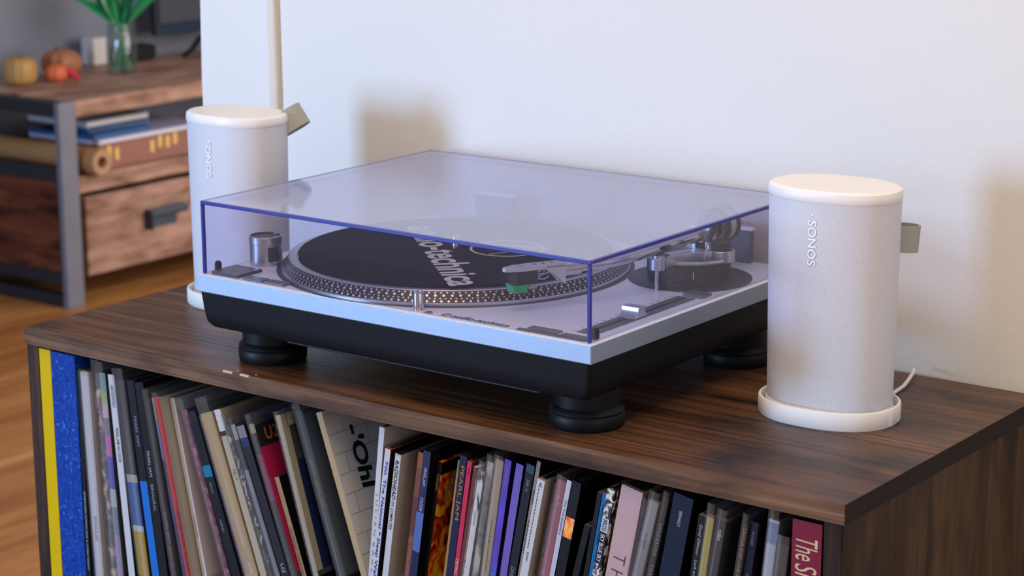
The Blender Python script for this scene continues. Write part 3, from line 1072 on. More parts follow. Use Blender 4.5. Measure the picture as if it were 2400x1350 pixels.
# art surfaces
m_glit = ramp_mat('crackled_blue', [(0.30, '06226a'), (0.50, '0a3890'), (0.62, '0e459e'), (0.70, '3c7ec4'), (0.8, '7aaedc')], (1, 1, 0.55), 420, 3, 0.4, 1.2, 0.4, spec=0.15)
m_fire = ramp_mat('flames_print', [(0.30, '2a0a08'), (0.40, '8c1a0a'), (0.50, 'e0500e'), (0.58, 'f8a01c'), (0.70, 'fad040')], (1, 1, 0.8), 60, 4, 0.4, 1.6)
m_mottle = ramp_mat('black_white_mottle', [(0.0, '16161a'), (0.47, '16161a'), (0.55, 'c9c7c4'), (1, 'e4e2de')], (1, 1, 0.7), 150, 5, 0.45, 1.5)
m_coll = ramp_mat('collage_print', [(0.3, '1b1a1c'), (0.5, '4d4846'), (0.62, 'a88574'), (0.75, 'c9a690')], (1, 1, 1), 75, 5, 0.4, 1.0)
m_grit = ramp_mat('silver_black_print', [(0.35, '15161a'), (0.55, '3b3f46'), (0.68, 'c2c6cc')], (1, 1, 0.5), 200, 5, 0.3, 1.2)
m_pinkm = ramp_mat('maroon_print', [(0.3, '2a161c'), (0.5, '6e2c40'), (0.65, 'a5647a'), (0.8, '7a5fa8')], (1, 1, 1), 90, 5, 0.4, 1.0)
m_viol = ramp_mat('violet_foil', [(0.3, '2d1576'), (0.55, '3f1f9c'), (0.8, '3a3bd8')], (1, 1, 0.5), 60, 4, 0.25, 0.8)
m_drip = ramp_mat('white_black_drips', [(0.0, '141416'), (0.40, '141416'), (0.46, 'c9c7c4'), (1, 'd4d2ce')], (1, 1, 0.25), 190, 3, 0.5, 0.6)
m_fog = ramp_mat('foggy_print', [(0.3, '2b2a2a'), (0.5, '6e6862'), (0.65, 'a9a198')], (1, 1, 1), 40, 4, 0.45, 0.8)

GA, GB = 'records leaning towards the yellow box', 'records leaning towards the maroon box'
R = record
R('box_set', 'flat bright yellow box against the left panel of the shelf', None, (-0.2266, -0.0200, -0.2266, -0.2667, 0.0165, -0.001), mat('yellow_card', 'c8a800', 0.5, 0, 0.12), face='b09a10', cat='box')
R('box_set', 'thick box with a crackled royal blue spine next to the yellow box', None, (-0.2098, -0.0205, -0.2090, -0.2614, 0.0355, -0.001), m_glit, cat='box')
R('record', 'thin black spine with white lettering touching the crackled blue box', GA, (-0.1739, -0.0349, -0.1728, -0.2532, 0.0052, 0), '17181c',
  texts=[('SEVENTEEN SONGS FOR A LONG NIGHT', 0.58, 0.97, 0.5, 'c9c9cc', 0.0, 0.25)], top='2a2624')
R('record', 'white record in a loose clear sleeve, second from the crackled blue box', GA, (-0.1684, -0.0353, -0.1602, -0.2502, 0.0120, 0), 'd6d3d4', face='c8c4cc',
  segs=[(0.02, 'cfc0a8')], texts=[('SINGLES', 0.70, 0.82, 0.3, '555560', 0, 0)], sleeve=0.003)
R('record', 'sleeve with a brown and black photo collage spine in clear plastic', GA, (-0.1562, -0.0355, -0.1442, -0.2486, 0.0110, 0.0058), m_coll, face='2a2628', sleeve=0.014)
R('record', 'slim black record with a spine of green, pink, violet and grey blocks', GA, (-0.1440, -0.0331, -0.1310, -0.2431, 0.0085, 0.003), 'a898b4', face='1a1b20',
  segs=[(0.09, '7fa8a0'), (0.15, 'a9bc84'), (0.22, 'd8b8c4'), (0.31, '8a8494'), (0.41, 'd474b4'), (0.57, '5f56c0'), (0.66, 'b9c4bc'), (0.8, '7e8e9c')], sleeve=0.012)
R('record', 'white spine with small black capitals and a black back cover', GA, (-0.1337, -0.0338, -0.1168, -0.2420, 0.0090, 0.0050), 'dcdde0', face='121316',
  texts=[('HI073SHORO', 0.05, 0.16, 0.5, '2b2c30', 0, 0.2), ('PEARL JAM NO CODE', 0.26, 0.43, 0.55, '2b2c30', 0.005, 0.0)])
R('record', 'dark sleeve turning blue and yellow lower down inside clear plastic', GA, (-0.1225, -0.0365, -0.0998, -0.2371, 0.0150, 0.0033), '2a3540', face='20242a',
  segs=[(0.48, '2b2e32'), (0.52, 'b8b0a4'), (0.74, '1f5f9c'), (0.77, 'c8c8c8'), (1.0, 'c09a18')], sleeve=0.012)
R('record', 'black spine with pale letters that turns bright blue below', GA, (-0.1017, -0.0337, -0.0775, -0.2318, 0.0100, 0.0), '1c1d26', face='15161c',
  segs=[(0.51, '1d1e28'), (1.0, '1e78d8')], texts=[('PEARL JAM', 0.18, 0.33, 0.4, '9aa0b4', 0, 0)], top='4a3038')
R('record', 'black record with white spine lettering behind the blue-bottomed spine', GA, (-0.0905, -0.0336, -0.0672, -0.2297, 0.0118, 0.0), '17181e', face='0e0f12',
  texts=[('PEARL JAM', 0.35, 0.48, 0.42, 'b9bdc8', 0.0, 0), ('BINAURAL', 0.52, 0.66, 0.3, 'a9adb8', 0.0, 0)])
R('record', 'dark green grey sleeve in wrinkled clear plastic left of the red spine', GA, (-0.0786, -0.0477, -0.0500, -0.2275, 0.0085, 0.0), '23282a', face='3a4038',
  texts=[('PEARL JAM', 0.63, 0.80, 0.4, '8a98b0', 0, 0), ('RIOT ACT', 0.82, 0.98, 0.45, '8a5a4c', 0.005, 0)], sleeve=0.010, top='2e4434')
R('record', 'very thin spine printed in dull violet and blue, touching the red spine', GA, (-0.0676, -0.0455, -0.0345, -0.2217, 0.0030, 0.0), '4a4870',
  segs=[(0.12, '8d8a80'), (0.35, '6a78a0'), (0.5, '3c4160'), (0.7, '584a78')])
R('record', 'record with a bright red spine and black capitals', GA, (-0.0641, -0.0451, -0.0298, -0.2199, 0.0072, 0.0), 'd01a2c', face='ccc4b8',
  texts=[('DEEP SEA DIVER  SECRETS', 0.62, 0.99, 0.5, '1b1216', 0.008, 0)], sleeve=0.006)
R('record', 'white record with a pale grey cover right of the red spine', GA, (-0.0548, -0.0468, -0.0190, -0.2228, 0.0060, 0.0120), 'e2e2e6', face='d0ccd6',
  texts=[('WINTER', 0.66, 0.78, 0.5, 'a4a6b4', 0.004, 0)])
R('record', 'sleeve with a mottled maroon spine and a loose clear bag', GA, (-0.0385, -0.0559, 0.0120, -0.2147, 0.0078, 0.0113), m_pinkm, face='5a3a58', sleeve=0.012,
  texts=[('SAWMORNING', 0.70, 0.86, 0.4, 'b88a8a', 0, 0)])
R('record', 'glossy black sleeve with a small teal mark on the spine', GA, (-0.0215, -0.0527, 0.0305, -0.2075, 0.0120, 0.0021), '17181f', face='101116',
  segs=[(0.06, '20232c'), (0.33, '17181f'), (0.40, '1a7fa8'), (0.42, '17181f')], texts=[('album', 0.43, 0.50, 0.3, '8f8a78', 0, 0), ('other', 0.66, 0.74, 0.25, 'a8aab4', 0, 0.3)])
R('record', 'thin pale pink spine with faint letters beside the cream box', GA, (-0.0073, -0.0578, 0.0448, -0.2074, 0.0050, 0.0060), 'c4aab4', face='b8a8ac',
  texts=[('THE HAUNTED MAN', 0.10, 0.5, 0.45, '7a6670', 0, 0)], sleeve=0.003)
R('record', 'thick cream coloured record in a shiny clear bag', GA, (-0.0015, -0.0505, 0.0515, -0.2005, 0.0168, 0.0), 'c8a978', face='b89a6e', sleeve=0.016,
  texts=[('LIVE 2007', 0.84, 0.93, 0.2, '8a7250', 0, 0)])
R('record', 'off-white record with a sand coloured spine right of the cream one', GA, (0.0166, -0.0436, 0.0700, -0.1970, 0.0090, 0.0), 'bfb198', face='a89b86', segs=[(0.13, 'd8d6d4'), (0.16, '3a3438')],
  texts=[('FELT', 0.36, 0.43, 0.35, '7a705c', 0, 0)])
R('record', 'black glossy spine with silver specks between two thin sleeves', GA, (0.0272, -0.0530, 0.0800, -0.1957, 0.0080, 0.0), m_grit, face='1a1b20', sleeve=0.008)
R('record', 'thin silver spine in crinkled plastic', GA, (0.0366, -0.0551, 0.0890, -0.1952, 0.0060, 0.0015), '8d8f98', face='2a2b30', segs=[(0.1, 'b0a8a4'), (0.3, '4a4650'), (0.45, '9a9aa4')], sleeve=0.006)
R('record', 'dark charcoal spine left of the magenta cover', GA, (0.0440, -0.0552, 0.0965, -0.1935, 0.0110, 0.0015), '26272e', face='1d1e24', segs=[(0.08, '8a8288'), (0.14, '2c3c6a')],
  texts=[('U2', 0.92, 0.98, 0.4, 'c8c8d0', 0, 0)])
R('record', 'record with a magenta and blue cover below a black band with orange letters', GA, (0.0618, -0.0496, 0.1120, -0.1905, 0.0072, 0.0), '3a343c', face='26262c', sleeve=0.010, segs=[(0.06, 'a89a80'), (0.2, '3a383e'), (0.5, '8a3a5c')],
  art=[(0.0, 0.09, 0.002, 0.0235, '26262b'), (0.0, 0.0285, 0.0235, 0.20, 'b02458'), (0.0285, 0.055, 0.0165, 0.058, '0c55a8'), (0.0285, 0.06, 0.058, 0.2, 'b02458')],
  arttext=[('U2', 0.0105, 0.0185, 0.017, 0.0125, 'right', 'c07a3c', 0.01, 0.0)])
R('record', 'short black record with a narrow tan spine, lower than its neighbours', GA, (0.0885, -0.0975, 0.1200, -0.1887, 0.0064, 0.0040), 'b08a68', face='15161a',
  texts=[('UNFORGETTABLE FIRE', 0.5, 0.99, 0.35, '5c4636', 0, 0)])
R('record', 'black and navy cover with a torn cream edge', GA, (0.0962, -0.0346, 0.1390, -0.1833, 0.0062, 0.0), 'c0b49c', face='15161c', sleeve=0.004,
  art=[(0.006, 0.06, 0.0, 0.012, 'a8a08e'), (0.0, 0.008, 0.0, 0.16, '9c9484'), (0.008, 0.06, 0.045, 0.2, '16264a')])
R('record', 'dark grey green sleeve in dull plastic left of the sketched grid cover', GA, (0.1095, -0.0317, 0.1590, -0.1830, 0.0108, 0.0120), '33342f', face='26272a', sleeve=0.008,
  texts=[('DEMO TAPES 1992', 0.30, 0.58, 0.25, '7d7a62', 0, 0)])
grid = []
for q in range(8):
    s = 0.004 + q * 0.019
    grid.append((0.002, 0.12, s, s + 0.0005, '7f7a74'))
for q, (a, s) in enumerate(((0.022, 0.004), (0.052, 0.023), (0.016, 0.042), (0.064, 0.042), (0.040, 0.061), (0.014, 0.080), (0.052, 0.080), (0.03, 0.099), (0.07, 0.099), (0.015, 0.118), (0.045, 0.118), (0.085, 0.023), (0.09, 0.061))):
    grid.append((a, a + 0.0005, s, s + 0.019, '7f7a74'))
R('record', 'cream sleeve with a sketched grid and black brush lettering on its cover', GA, (0.1370, -0.0277, 0.1880, -0.1764, 0.0072, 0.0110), 'c4ab80', face='cfcac6', art=grid,
  arttext=[("-'Ohl", 0.026, 0.020, 0.062, 0.020, 'down', '0c0c0e', 0.035, 0.12)])
R('record', 'tall white sleeve with spaced gold capitals at the gap between the two piles', GB, (0.2175, -0.0250, 0.2000, -0.1764, 0.0060, 0.0060), 'e4e3e8', face='d8d4d2',
  texts=[('J U L I E N  B A K E R', 0.42, 0.99, 0.5, 'c8a058', 0.0, 0)])
R('record', 'white spine with bold blue lettering and a black cover', GB, (0.2289, -0.0416, 0.2097, -0.1673, 0.0064, 0.0), 'dcd8e2', face='17171d', top='c0603c',
  texts=[('Ntl. The National * Sleep Well', 0.10, 1.0, 0.68, '2f50b4', 0.018, 0)])
R('record', 'white record with black widely drawn capitals beside the blue-lettered spine', GB, (0.2372, -0.0455, 0.2186, -0.1680, 0.0068, 0.0040), 'dadcde', face='d0ccc8', top='1b1a1c', segs=[(0.015, 'c9b48c')],
  texts=[('RADIOHEAD', 0.05, 0.36, 0.62, '17181c', 0.012, 0.2), ('OK COMPUTER', 0.37, 0.60, 0.42, '17181c', 0.004, 0.2)])
R('record', 'copper brown spine with rows of tiny pale capitals near its foot', GB, (0.2575, -0.0424, 0.2380, -0.1658, 0.0062, 0.0120), '8a4c36', face='3a2824',
  segs=[(0.12, 'a8643e'), (0.35, '8e5038'), (0.65, '6e4040')], texts=[('MUSIC FOR EVENING SWIMMERS', 0.66, 0.98, 0.55, 'a89a94', 0, 0)])
R('record', 'navy spine with pale handwriting and a light blue block in the middle', GB, (0.2733, -0.0349, 0.2543, -0.1572, 0.0082, 0.0), '24264e', face='121316',
  segs=[(0.48, '2a2c56'), (0.79, '5878b8'), (1, '22264a')], texts=[('PEARL JAM', 0.13, 0.27, 0.5, 'c4cae0', 0.006, 0.2), ('STATION', 0.36, 0.47, 0.45, 'c4cae0', 0.006, 0.2)])
R('record', 'black spine with catalogue digits, a cover of orange flames and a brushed A', GB, (0.2818, -0.0464, 0.2628, -0.1585, 0.0048, 0.0090), '18151a', face=m_fire,
  texts=[('194397283501', 0.10, 0.24, 0.5, 'a8a8ac', 0.004, 0)], art=[(0.0, 0.05, -0.0001, 0.012, '1c1012')],
  arttext=[('A', 0.008, 0.040, 0.022, 0.028, 'right', 'c9a89a', 0.0, 0.0)])
R('record', 'narrow golden tan spine between the flame cover and the orange-lettered navy spine', GB, (0.3085, -0.0385, 0.2895, -0.1540, 0.0040, 0.0040), 'b08c50', face='3c2c20', segs=[(0.1, '8c8a58')])
R('record', 'navy record with large thin orange capitals along its spine', GB, (0.3130, -0.0318, 0.2940, -0.1477, 0.0088, 0.0), '1c2044', face='14162c', top='1b2434',
  texts=[('PEARL JAM', 0.08, 0.52, 0.62, 'c98a3c', 0.0, 0)])
R('record', 'hot pink-red spine next to the orange-lettered navy one', GB, (0.3222, -0.0357, 0.3032, -0.1460, 0.0062, 0.0), 'd83058', face='7a3a34', top='8a5450',
  texts=[('VS', 0.05, 0.11, 0.5, '6a1428', 0.004, 0), ('METRIC', 0.84, 0.98, 0.6, 'e0d0d4', 0.01, 0)])
R('record', 'maroon edged white cover with black drips and marks', GB, (0.3288, -0.0400, 0.3098, -0.1444, 0.0044, 0.0), '6e3a34', face=m_drip)
R('record', 'white sleeve with broken black marks on its spine, in a clear bag', GB, (0.3336, -0.0433, 0.3146, -0.1440, 0.0064, 0.0010), m_drip, face='b8b4ae', sleeve=0.012,
  texts=[('DAUGHTER', 0.36, 0.50, 0.3, '8a6a54', 0, 0)])
R('record', 'blurry grey brown photo sleeve in thick cloudy plastic', GB, (0.3404, -0.0330, 0.3214, -0.1434, 0.0084, 0.0027), m_fog, face='8a8478', sleeve=0.008)
R('record', 'beige spine with one line of small italics left of the violet foil spine', GB, (0.3494, -0.0291, 0.3317, -0.1409, 0.0098, 0.0034), 'b4a288', face='8c806c',
  texts=[('if you leave the light on, the moths come in', 0.5, 0.95, 0.3, '4a4038', 0, 0.2)], sleeve=0.005)
R('record', 'shiny deep violet foil spine', GB, (0.3608, -0.0273, 0.3418, -0.1388, 0.0076, 0.0029), m_viol, face='241048', rough=0.25,
  texts=[('5099908759815', 0.05, 0.24, 0.4, '9a86c8', 0, 0), ('SO', 0.95, 1.0, 0.6, '3cc0e8', 0.0, 0)])
R('record', 'lavender spine between the violet foil and a black spine', GB, (0.3705, -0.0300, 0.3510, -0.1381, 0.0078, 0.0060), '7a68c4', face='1c1a2a',
  texts=[('BOCUMA-07', 0.06, 0.22, 0.4, '9f90d8', 0, 0)])
R('record', 'black spine with small pale capitals and a worn blue top corner', GB, (0.3826, -0.0278, 0.3610, -0.1347, 0.0084, 0.0049), '1a1e26', face='121418', segs=[(0.07, '3a5664')],
  texts=[('DARK 116', 0.13, 0.23, 0.35, '9aa4ac', 0, 0), ('DIVE', 0.9, 0.99, 0.4, '9aa4ac', 0, 0)])
R('record', 'thin pinkish grey spine with black capitals, taller than its neighbours', GB, (0.3926, -0.0239, 0.3708, -0.1351, 0.0040, 0.0060), 'a08e8c', face='14151a',
  texts=[('ROCKET', 0.24, 0.36, 0.55, '2c2628', 0.0, 0), ('R IS FOR ROCKET', 0.50, 0.78, 0.55, '2c2628', 0.0, 0)])
R('record', 'white sleeve with a thin drawn arrow running up its spine', GB, (0.3974, -0.0370, 0.3780, -0.1290, 0.0080, 0.0), 'd8dcde', face='cfc8be', top='bca890',
  texts=[('------------------>', 0.70, 0.03, 0.42, '2c2c30', 0.0, 0), ('BLIND', 0.74, 0.83, 0.25, '2c2c30', 0, 0)])
R('record', 'dark narrow spine with bronze capitals tucked behind the arrow sleeve', GB, (0.4100, -0.0395, 0.3905, -0.1310, 0.0046, 0.0060), '2a2422', face='1a1614',
  texts=[('TANGO MEANS RED ROADS', 0.2, 0.95, 0.4, '8c6e4c', 0, 0)])
R('record', 'dusty rose spine in a wrinkled clear bag', GB, (0.4170, -0.0345, 0.3980, -0.1270, 0.0096, 0.0020), 'a8626e', face='8c505c', sleeve=0.006,
  texts=[('no. 11', 0.14, 0.24, 0.35, 'd8c0c4', 0.006, 0)])
R('record', 'thin white spine with neat black lettering on the flank of the rose one', GB, (0.4280, -0.0322, 0.4095, -0.1219, 0.0048, 0.0), 'ccd0e0', face='18181c',
  texts=[('The True Jacqueline', 0.20, 0.56, 0.5, '26262c', 0.0, 0)])
m_rainbow = ramp_mat('rainbow_reflection', [(0.25, '1a1008'), (0.4, 'd84a10'), (0.5, 'f0b020'), (0.6, 'd05a98'), (0.7, '6a4ab0')], (1, 1, 1), 70, 2, 0.2, 0.6)  # rainbow reflection on the black spine, painted as colour
R('record', 'black box with a small painted rainbow reflection on the spine', GB, (0.4333, -0.0317, 0.4155, -0.1207, 0.0094, 0.0), '121214', face='0b0b0d', segs=[(0.37, '131315'), (0.58, m_rainbow)], cat='box')
R('record', 'plain black battered spine behind the painted rainbow reflection', GB, (0.4430, -0.0700, 0.4300, -0.1205, 0.0062, 0.0040), '101012', face='0c0c0e', top='6a5c50')
R('record', 'half black, half bright blue spine with tiny black capitals', GB, (0.4550, -0.0390, 0.4400, -0.1205, 0.0050, 0.0050), '131418', face='131418', top='9a8a74')
R('record', 'bright blue spine with tiny black capitals', GB, (0.4608, -0.0385, 0.4458, -0.1205, 0.0056, 0.0050), '1478b8', face='0e1014', top='9a8a74',
  texts=[('ABKCO ADI-0360', 0.12, 0.56, 0.35, '0c2438', 0.0, 0)])
R('record', 'white over navy spine with bold capitals and a black and white mottled cover', GB, (0.4690, -0.0322, 0.4530, -0.1121, 0.0076, 0.0), m_mottle, face=m_mottle, segs=[(0.32, m_mottle), (0.48, 'c8ccd8'), (0.84, '171c28')],
  texts=[('WILCO', 0.33, 0.46, 0.55, '1b1e26', 0.008, 0), ('SKY BLUE SKY', 0.50, 0.82, 0.6, 'e4e6ec', 0.016, 0)])
R('box_set', 'thick pale pink box with tall thin capitals on its spine', None, (0.4805, -0.0270, 0.4635, -0.1148, 0.0216, 0.0040), 'd3b2b4', face='a8846c', top='c49c8c', cat='box',
  texts=[('T H E', 0.68, 1.10, 0.55, '7a4048', -0.012, 0)])
R('record', 'dark sleeve in clear plastic beside the pink box', GB, (0.5030, -0.0362, 0.4870, -0.1049, 0.0040, 0.0030), '3a3436', face='2b2628', sleeve=0.004, segs=[(0.2, '4a4244')])
R('record', 'grey white sleeve in clear plastic beside the navy box', GB, (0.5080, -0.0345, 0.4915, -0.1049, 0.0100, 0.0030), '8c8e92', face='a8a298', sleeve=0.010, segs=[(0.5, '9a9a9c')],
  texts=[('GOLDRUSH', 0.40, 0.60, 0.25, '5a5a5e', 0, 0)])
R('record', 'thin black spine with spaced capitals at the foot of the navy box', GB, (0.5200, -0.0320, 0.5045, -0.1045, 0.0058, 0.0060), '17171b', face='1a2430', sleeve=0.008,
  texts=[('S A N D E R S O N', 0.30, 0.70, 0.4, 'b4b4b4', 0.0, 0), ('P O R T', 0.82, 1.0, 0.4, 'b4b4b4', 0, 0)], top='8a7a68')
R('box_set', 'thick dark navy box with a row of white digits on its spine', None, (0.5330, -0.0227, 0.5190, -0.0982, 0.0190, 0.0020), '14223a', face='0c1018', top='0c0e14', cat='box',
  texts=[('889854466671', 0.18, 0.36, 0.16, 'b4bcc8', 0.004, 0)])
R('record', 'black spine with white book lettering right of the navy box', GB, (0.5565, -0.0371, 0.5485, -0.0930, 0.0070, 0.0020), '15161e', face='101116', top='9c8c80',
  texts=[('David Gilmour - Luck and Strange', 0.14, 1.25, 0.5, 'c8cad4', 0.0, 0.15)])
R('record', 'yellow striped spine inside a clear bag', GB, (0.5645, -0.0360, 0.5570, -0.0895, 0.0068, 0.0020), 'b8ac60', face='9a9284', sleeve=0.012, segs=[(0.02, '6a5a50')])
R('record', 'black spine with a bold white logo and a small tan dot', GB, (0.5730, -0.0375, 0.5645, -0.0905, 0.0090, 0.0040), '1b1a1e', face='0c0c0e', top='8a7868', sleeve=0.010,
  texts=[('milan', 0.17, 0.34, 0.42, 'd0d0d0', 0.014, 0)])
R('record', 'dark spine with gold capitals left of the violet-lettered one', GB, (0.5965, -0.0370, 0.5895, -0.0864, 0.0052, 0.0040), '17141c', face='121016', sleeve=0.010,
  texts=[('TAWUA SURF / THE SPY', 0.06, 1.02, 0.6, 'a8883c', 0.006, 0)])
R('record', 'dark blue spine with small violet capitals beside the loose plastic', GB, (0.6022, -0.0341, 0.5952, -0.0864, 0.0078, 0.0060), '17152c', face='131420',
  texts=[('MONDO', 0.16, 0.38, 0.32, '9a90d0', 0.0, 0), ('NOTES', 0.12, 0.32, 0.28, '4a3c5c', 0.0, 0), ('THE LOST LETTERS', 0.85, 1.3, 0.3, '6aa0d8', 0, 0)])
R('record', 'white record in loose crumpled plastic near the maroon box', GB, (0.6175, -0.0300, 0.6125, -0.0809, 0.0095, 0.0090), 'c4ccd8', face='b8b4b0', sleeve=0.010, segs=[(0.05, 'd8dadc'), (0.4, '8a9ab8')])
R('record', 'shorter brown black sleeve in crumpled plastic touching the maroon box', GB, (0.6285, -0.0450, 0.6255, -0.0737, 0.0120, 0.0020), '3a332e', face='2c1c1c', sleeve=0.008)
m_smi = mat('maroon_box', '6e0c2a', 0.4, 0, 0.3)
R('box_set', 'thick maroon box with large cream lettering against the right panel', None, (0.6442, -0.0215, 0.6436, -0.0758, 0.0262, -0.001), m_smi, face='101012', top='151214', cat='box',
  texts=[('The', 0.25, 0.60, 0.74, 'e8d2a8', 0.0, 0.12), ('Smiths', 0.66, 1.40, 0.74, 'e8d2a8', 0.0, 0.12)])

# ------------------------------------------------------------------ back room: media stand and what stands on it
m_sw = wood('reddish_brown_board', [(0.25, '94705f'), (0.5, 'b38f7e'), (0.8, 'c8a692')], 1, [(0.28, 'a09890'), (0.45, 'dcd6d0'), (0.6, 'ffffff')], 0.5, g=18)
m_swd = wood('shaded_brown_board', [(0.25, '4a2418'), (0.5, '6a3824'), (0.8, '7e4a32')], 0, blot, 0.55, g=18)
m_iron = mat('blue_grey_iron', '7b7f8c', 0.45, 0.3, var=0.15, vscale=30)
m_irond = mat('dark_iron', '2a2b33', 0.5, 0.3)
SX, SY0, SY1, SD = -2.44, 1.99, 3.45, 0.44
ms = thing('media_stand', 'rustic wooden media stand with dark metal frame in the back room', 'stand', (SX - SD / 2, (SY0 + SY1) / 2, 0))
for i in range(3):
    w = SD / 3
    MB().box(SX - w * (i + 1) + 0.0008, SX - w * i - 0.0008, SY0 + 0.05, SY1, 0.454, 0.4945, m_sw).build('top_board', ms, bevel=0.003)
for px in (SX - 0.018, SX - SD):
    for py in (SY0, SY1 - 0.05):
        MB().box(px, px + 0.018, py, py + 0.052, 0, 0.4945, m_iron).build('post', ms, bevel=0.002)
for z0, z1 in ((0.462, 0.4945), (0.305, 0.338), (0.055, 0.085), (0.0, 0.03)):
    MB().box(SX - SD + 0.018, SX - 0.018, SY0 + 0.002, SY0 + 0.03, z0, z1, m_irond).build('rail', ms, bevel=0.002)
MB().box(SX - SD + 0.018, SX - 0.016, SY0 + 0.052, SY1 - 0.05, 0.285, 0.312, m_sw).build('shelf_board', ms, bevel=0.002)
MB().box(SX - 0.016, SX - 0.002, SY0 + 0.052, SY1 - 0.05, 0.272, 0.312, m_sw).build('shelf_front', ms, bevel=0.002)
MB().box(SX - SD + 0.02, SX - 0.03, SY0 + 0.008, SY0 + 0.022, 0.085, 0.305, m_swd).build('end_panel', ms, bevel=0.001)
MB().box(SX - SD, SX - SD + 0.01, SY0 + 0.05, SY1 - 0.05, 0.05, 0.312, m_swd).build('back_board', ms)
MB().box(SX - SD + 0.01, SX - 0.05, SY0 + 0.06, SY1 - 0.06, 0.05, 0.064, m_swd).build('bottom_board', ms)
m_hand = mat('steel_blue_handle', '55677a', 0.35, 0.5)
for i, (y0, y1) in enumerate(((SY0 + 0.072, SY0 + 0.60), (SY0 + 0.63, SY1 - 0.07))):
    d_ = MB().box(SX - 0.035, SX - 0.004, y0, y1, 0.067, 0.258, m_sw).build('drawer', ms, bevel=0.003)
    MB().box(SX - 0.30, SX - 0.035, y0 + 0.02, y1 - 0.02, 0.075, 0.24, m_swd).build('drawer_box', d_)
    yc = (y0 + y1) / 2 - 0.012
    b = MB()
    hp_ = [(0.0, 0.150), (0.003, 0.150), (0.003, 0.178), (0.022, 0.180), (0.029, 0.186), (0.030, 0.194), (0.026, 0.200), (0.0, 0.200)]
    b.loft([[(SX - 0.004 + px, yc - 0.062, pz) for px, pz in hp_], [(SX - 0.004 + px, yc + 0.045, pz) for px, pz in hp_]], m_hand)
    b.box(SX - 0.004, SX + 0.024, yc + 0.045, yc + 0.062, 0.180, 0.200, m_hand)
    b.box(SX - 0.004, SX + 0.024, yc - 0.065, yc - 0.060, 0.150, 0.199, m_irond)
    tag(b.build('drawer_handle', d_, bevel=0.0015), 'steel blue drawer pull', None)

ST = 0.4945


def ribbed(name, label, cat, c, r, h, mm, ribs, depth, pw_=2.4, stem=None, dimple=0.12):
    T0 = thing(name, label, cat, c)
    b = MB()
    loops = []
    n = 64
    for i in range(15):
        t = -PI / 2 + PI * i / 14
        z = math.copysign(abs(math.sin(t)) ** (2 / pw_), math.sin(t))
        rr = abs(math.cos(t)) ** (2 / pw_)
        rr = max(rr, 0.03)
        zz = z - (dimple * (1 - rr) ** 3 if t > 0 else 0)
        loops.append([(c[0] + r * rr * (1 - depth + depth * abs(math.cos(ribs * PI * k / n))) * math.cos(2 * PI * k / n),
                       c[1] + r * rr * (1 - depth + depth * abs(math.cos(ribs * PI * k / n))) * math.sin(2 * PI * k / n),
                       c[2] + h * (zz + 1) / 2) for k in range(n)])
    b.loft(loops, mm)
    b.build('rind', T0, smooth=True)
    if stem:
        sc, pts, rad = stem
        b = MB()
        b.tube([(c[0] + x_, c[1] + y_, c[2] + z_) for x_, y_, z_ in pts], rad, mat('stem_' + sc, sc, 0.7), 10)
        b.build('stem', T0, smooth=True)
    return T0


ribbed('pumpkin', 'small tan pumpkin at the near corner of the media stand', 'pumpkin', (-2.755, 2.150, ST), 0.042, 0.070, mat('tan_rind', 'b58a4c', 0.5, var=0.12, vscale=40), 12, 0.05, 3.2,
       ('6e5638', [(0, 0, 0.062), (0.002, 0.001, 0.07), (0.004, 0.003, 0.074)], [0.006, 0.004, 0.003]))
ribbed('pumpkin', 'brownish orange pumpkin between the tan pumpkin and the glass jar', 'pumpkin', (-2.790, 2.315, ST), 0.052, 0.070, mat('brown_rind', 'a56a48', 0.55, var=0.12, vscale=40), 10, 0.10, 2.5,
       ('7a5238', [(0, 0, 0.06), (0.004, -0.012, 0.072), (0.006, -0.02, 0.073)], [0.008, 0.006, 0.005]))
ribbed('squash', 'little bright orange squash in front of the brownish pumpkin', 'squash', (-2.722, 2.238, ST), 0.031, 0.046, mat('orange_rind', 'd4663a', 0.5, var=0.18, vscale=60), 9, 0.08, 2.3,
       ('c8283c', [(0.024, 0.012, 0.032), (0.032, 0.022, 0.022), (0.034, 0.034, 0.010), (0.032, 0.040, 0.004)], [0.005, 0.008, 0.007, 0.004]), 0.05)

# glass jar with cut stems and long green leaves
m_glass = film('jar_glass', 'f2f8f5', 0.02, 'c8d8d4', 0.03, 0.05, 1.0)
JC = (-2.715, 2.452)
jar = thing('glass_jar', 'clear glass jar with long green leaves on the media stand', 'jar', (JC[0], JC[1], ST))
b = MB()
b.lathe([(0.033, ST + 0.0005), (0.038, ST + 0.004), (0.0385, ST + 0.012), (0.0385, ST + 0.085), (0.036, ST + 0.096), (0.0325, ST + 0.102), (0.0325, ST + 0.108), (0.0345, ST + 0.109), (0.0345, ST + 0.114), (0.0325, ST + 0.115), (0.0325, ST + 0.128)],
        (JC[0], JC[1], 0), m_glass, 40, cap1=False)
b.lathe([(0.0305, ST + 0.128), (0.0305, ST + 0.102), (0.0345, ST + 0.095), (0.0368, ST + 0.085), (0.0368, ST + 0.012), (0.034, ST + 0.006)], (JC[0], JC[1], 0), m_glass, 40, cap0=False)
b.build('jar_body', jar, smooth=True)
pl_ = thing('leaf_bunch', 'bunch of broad pointed green leaves standing in the glass jar', 'plant', (JC[0], JC[1], ST + 0.010))
m_leaf = mat('green_leaf', '0b8a50', 0.28, 0, 0.6, var=0.25, vscale=25)
m_leafd = mat('dark_green_leaf', '056030', 0.32, 0, 0.6, var=0.25, vscale=25)
m_stem = mat('green_stem', '1c7a50', 0.4)
vu = Vector((0.64, 0.77, 0))
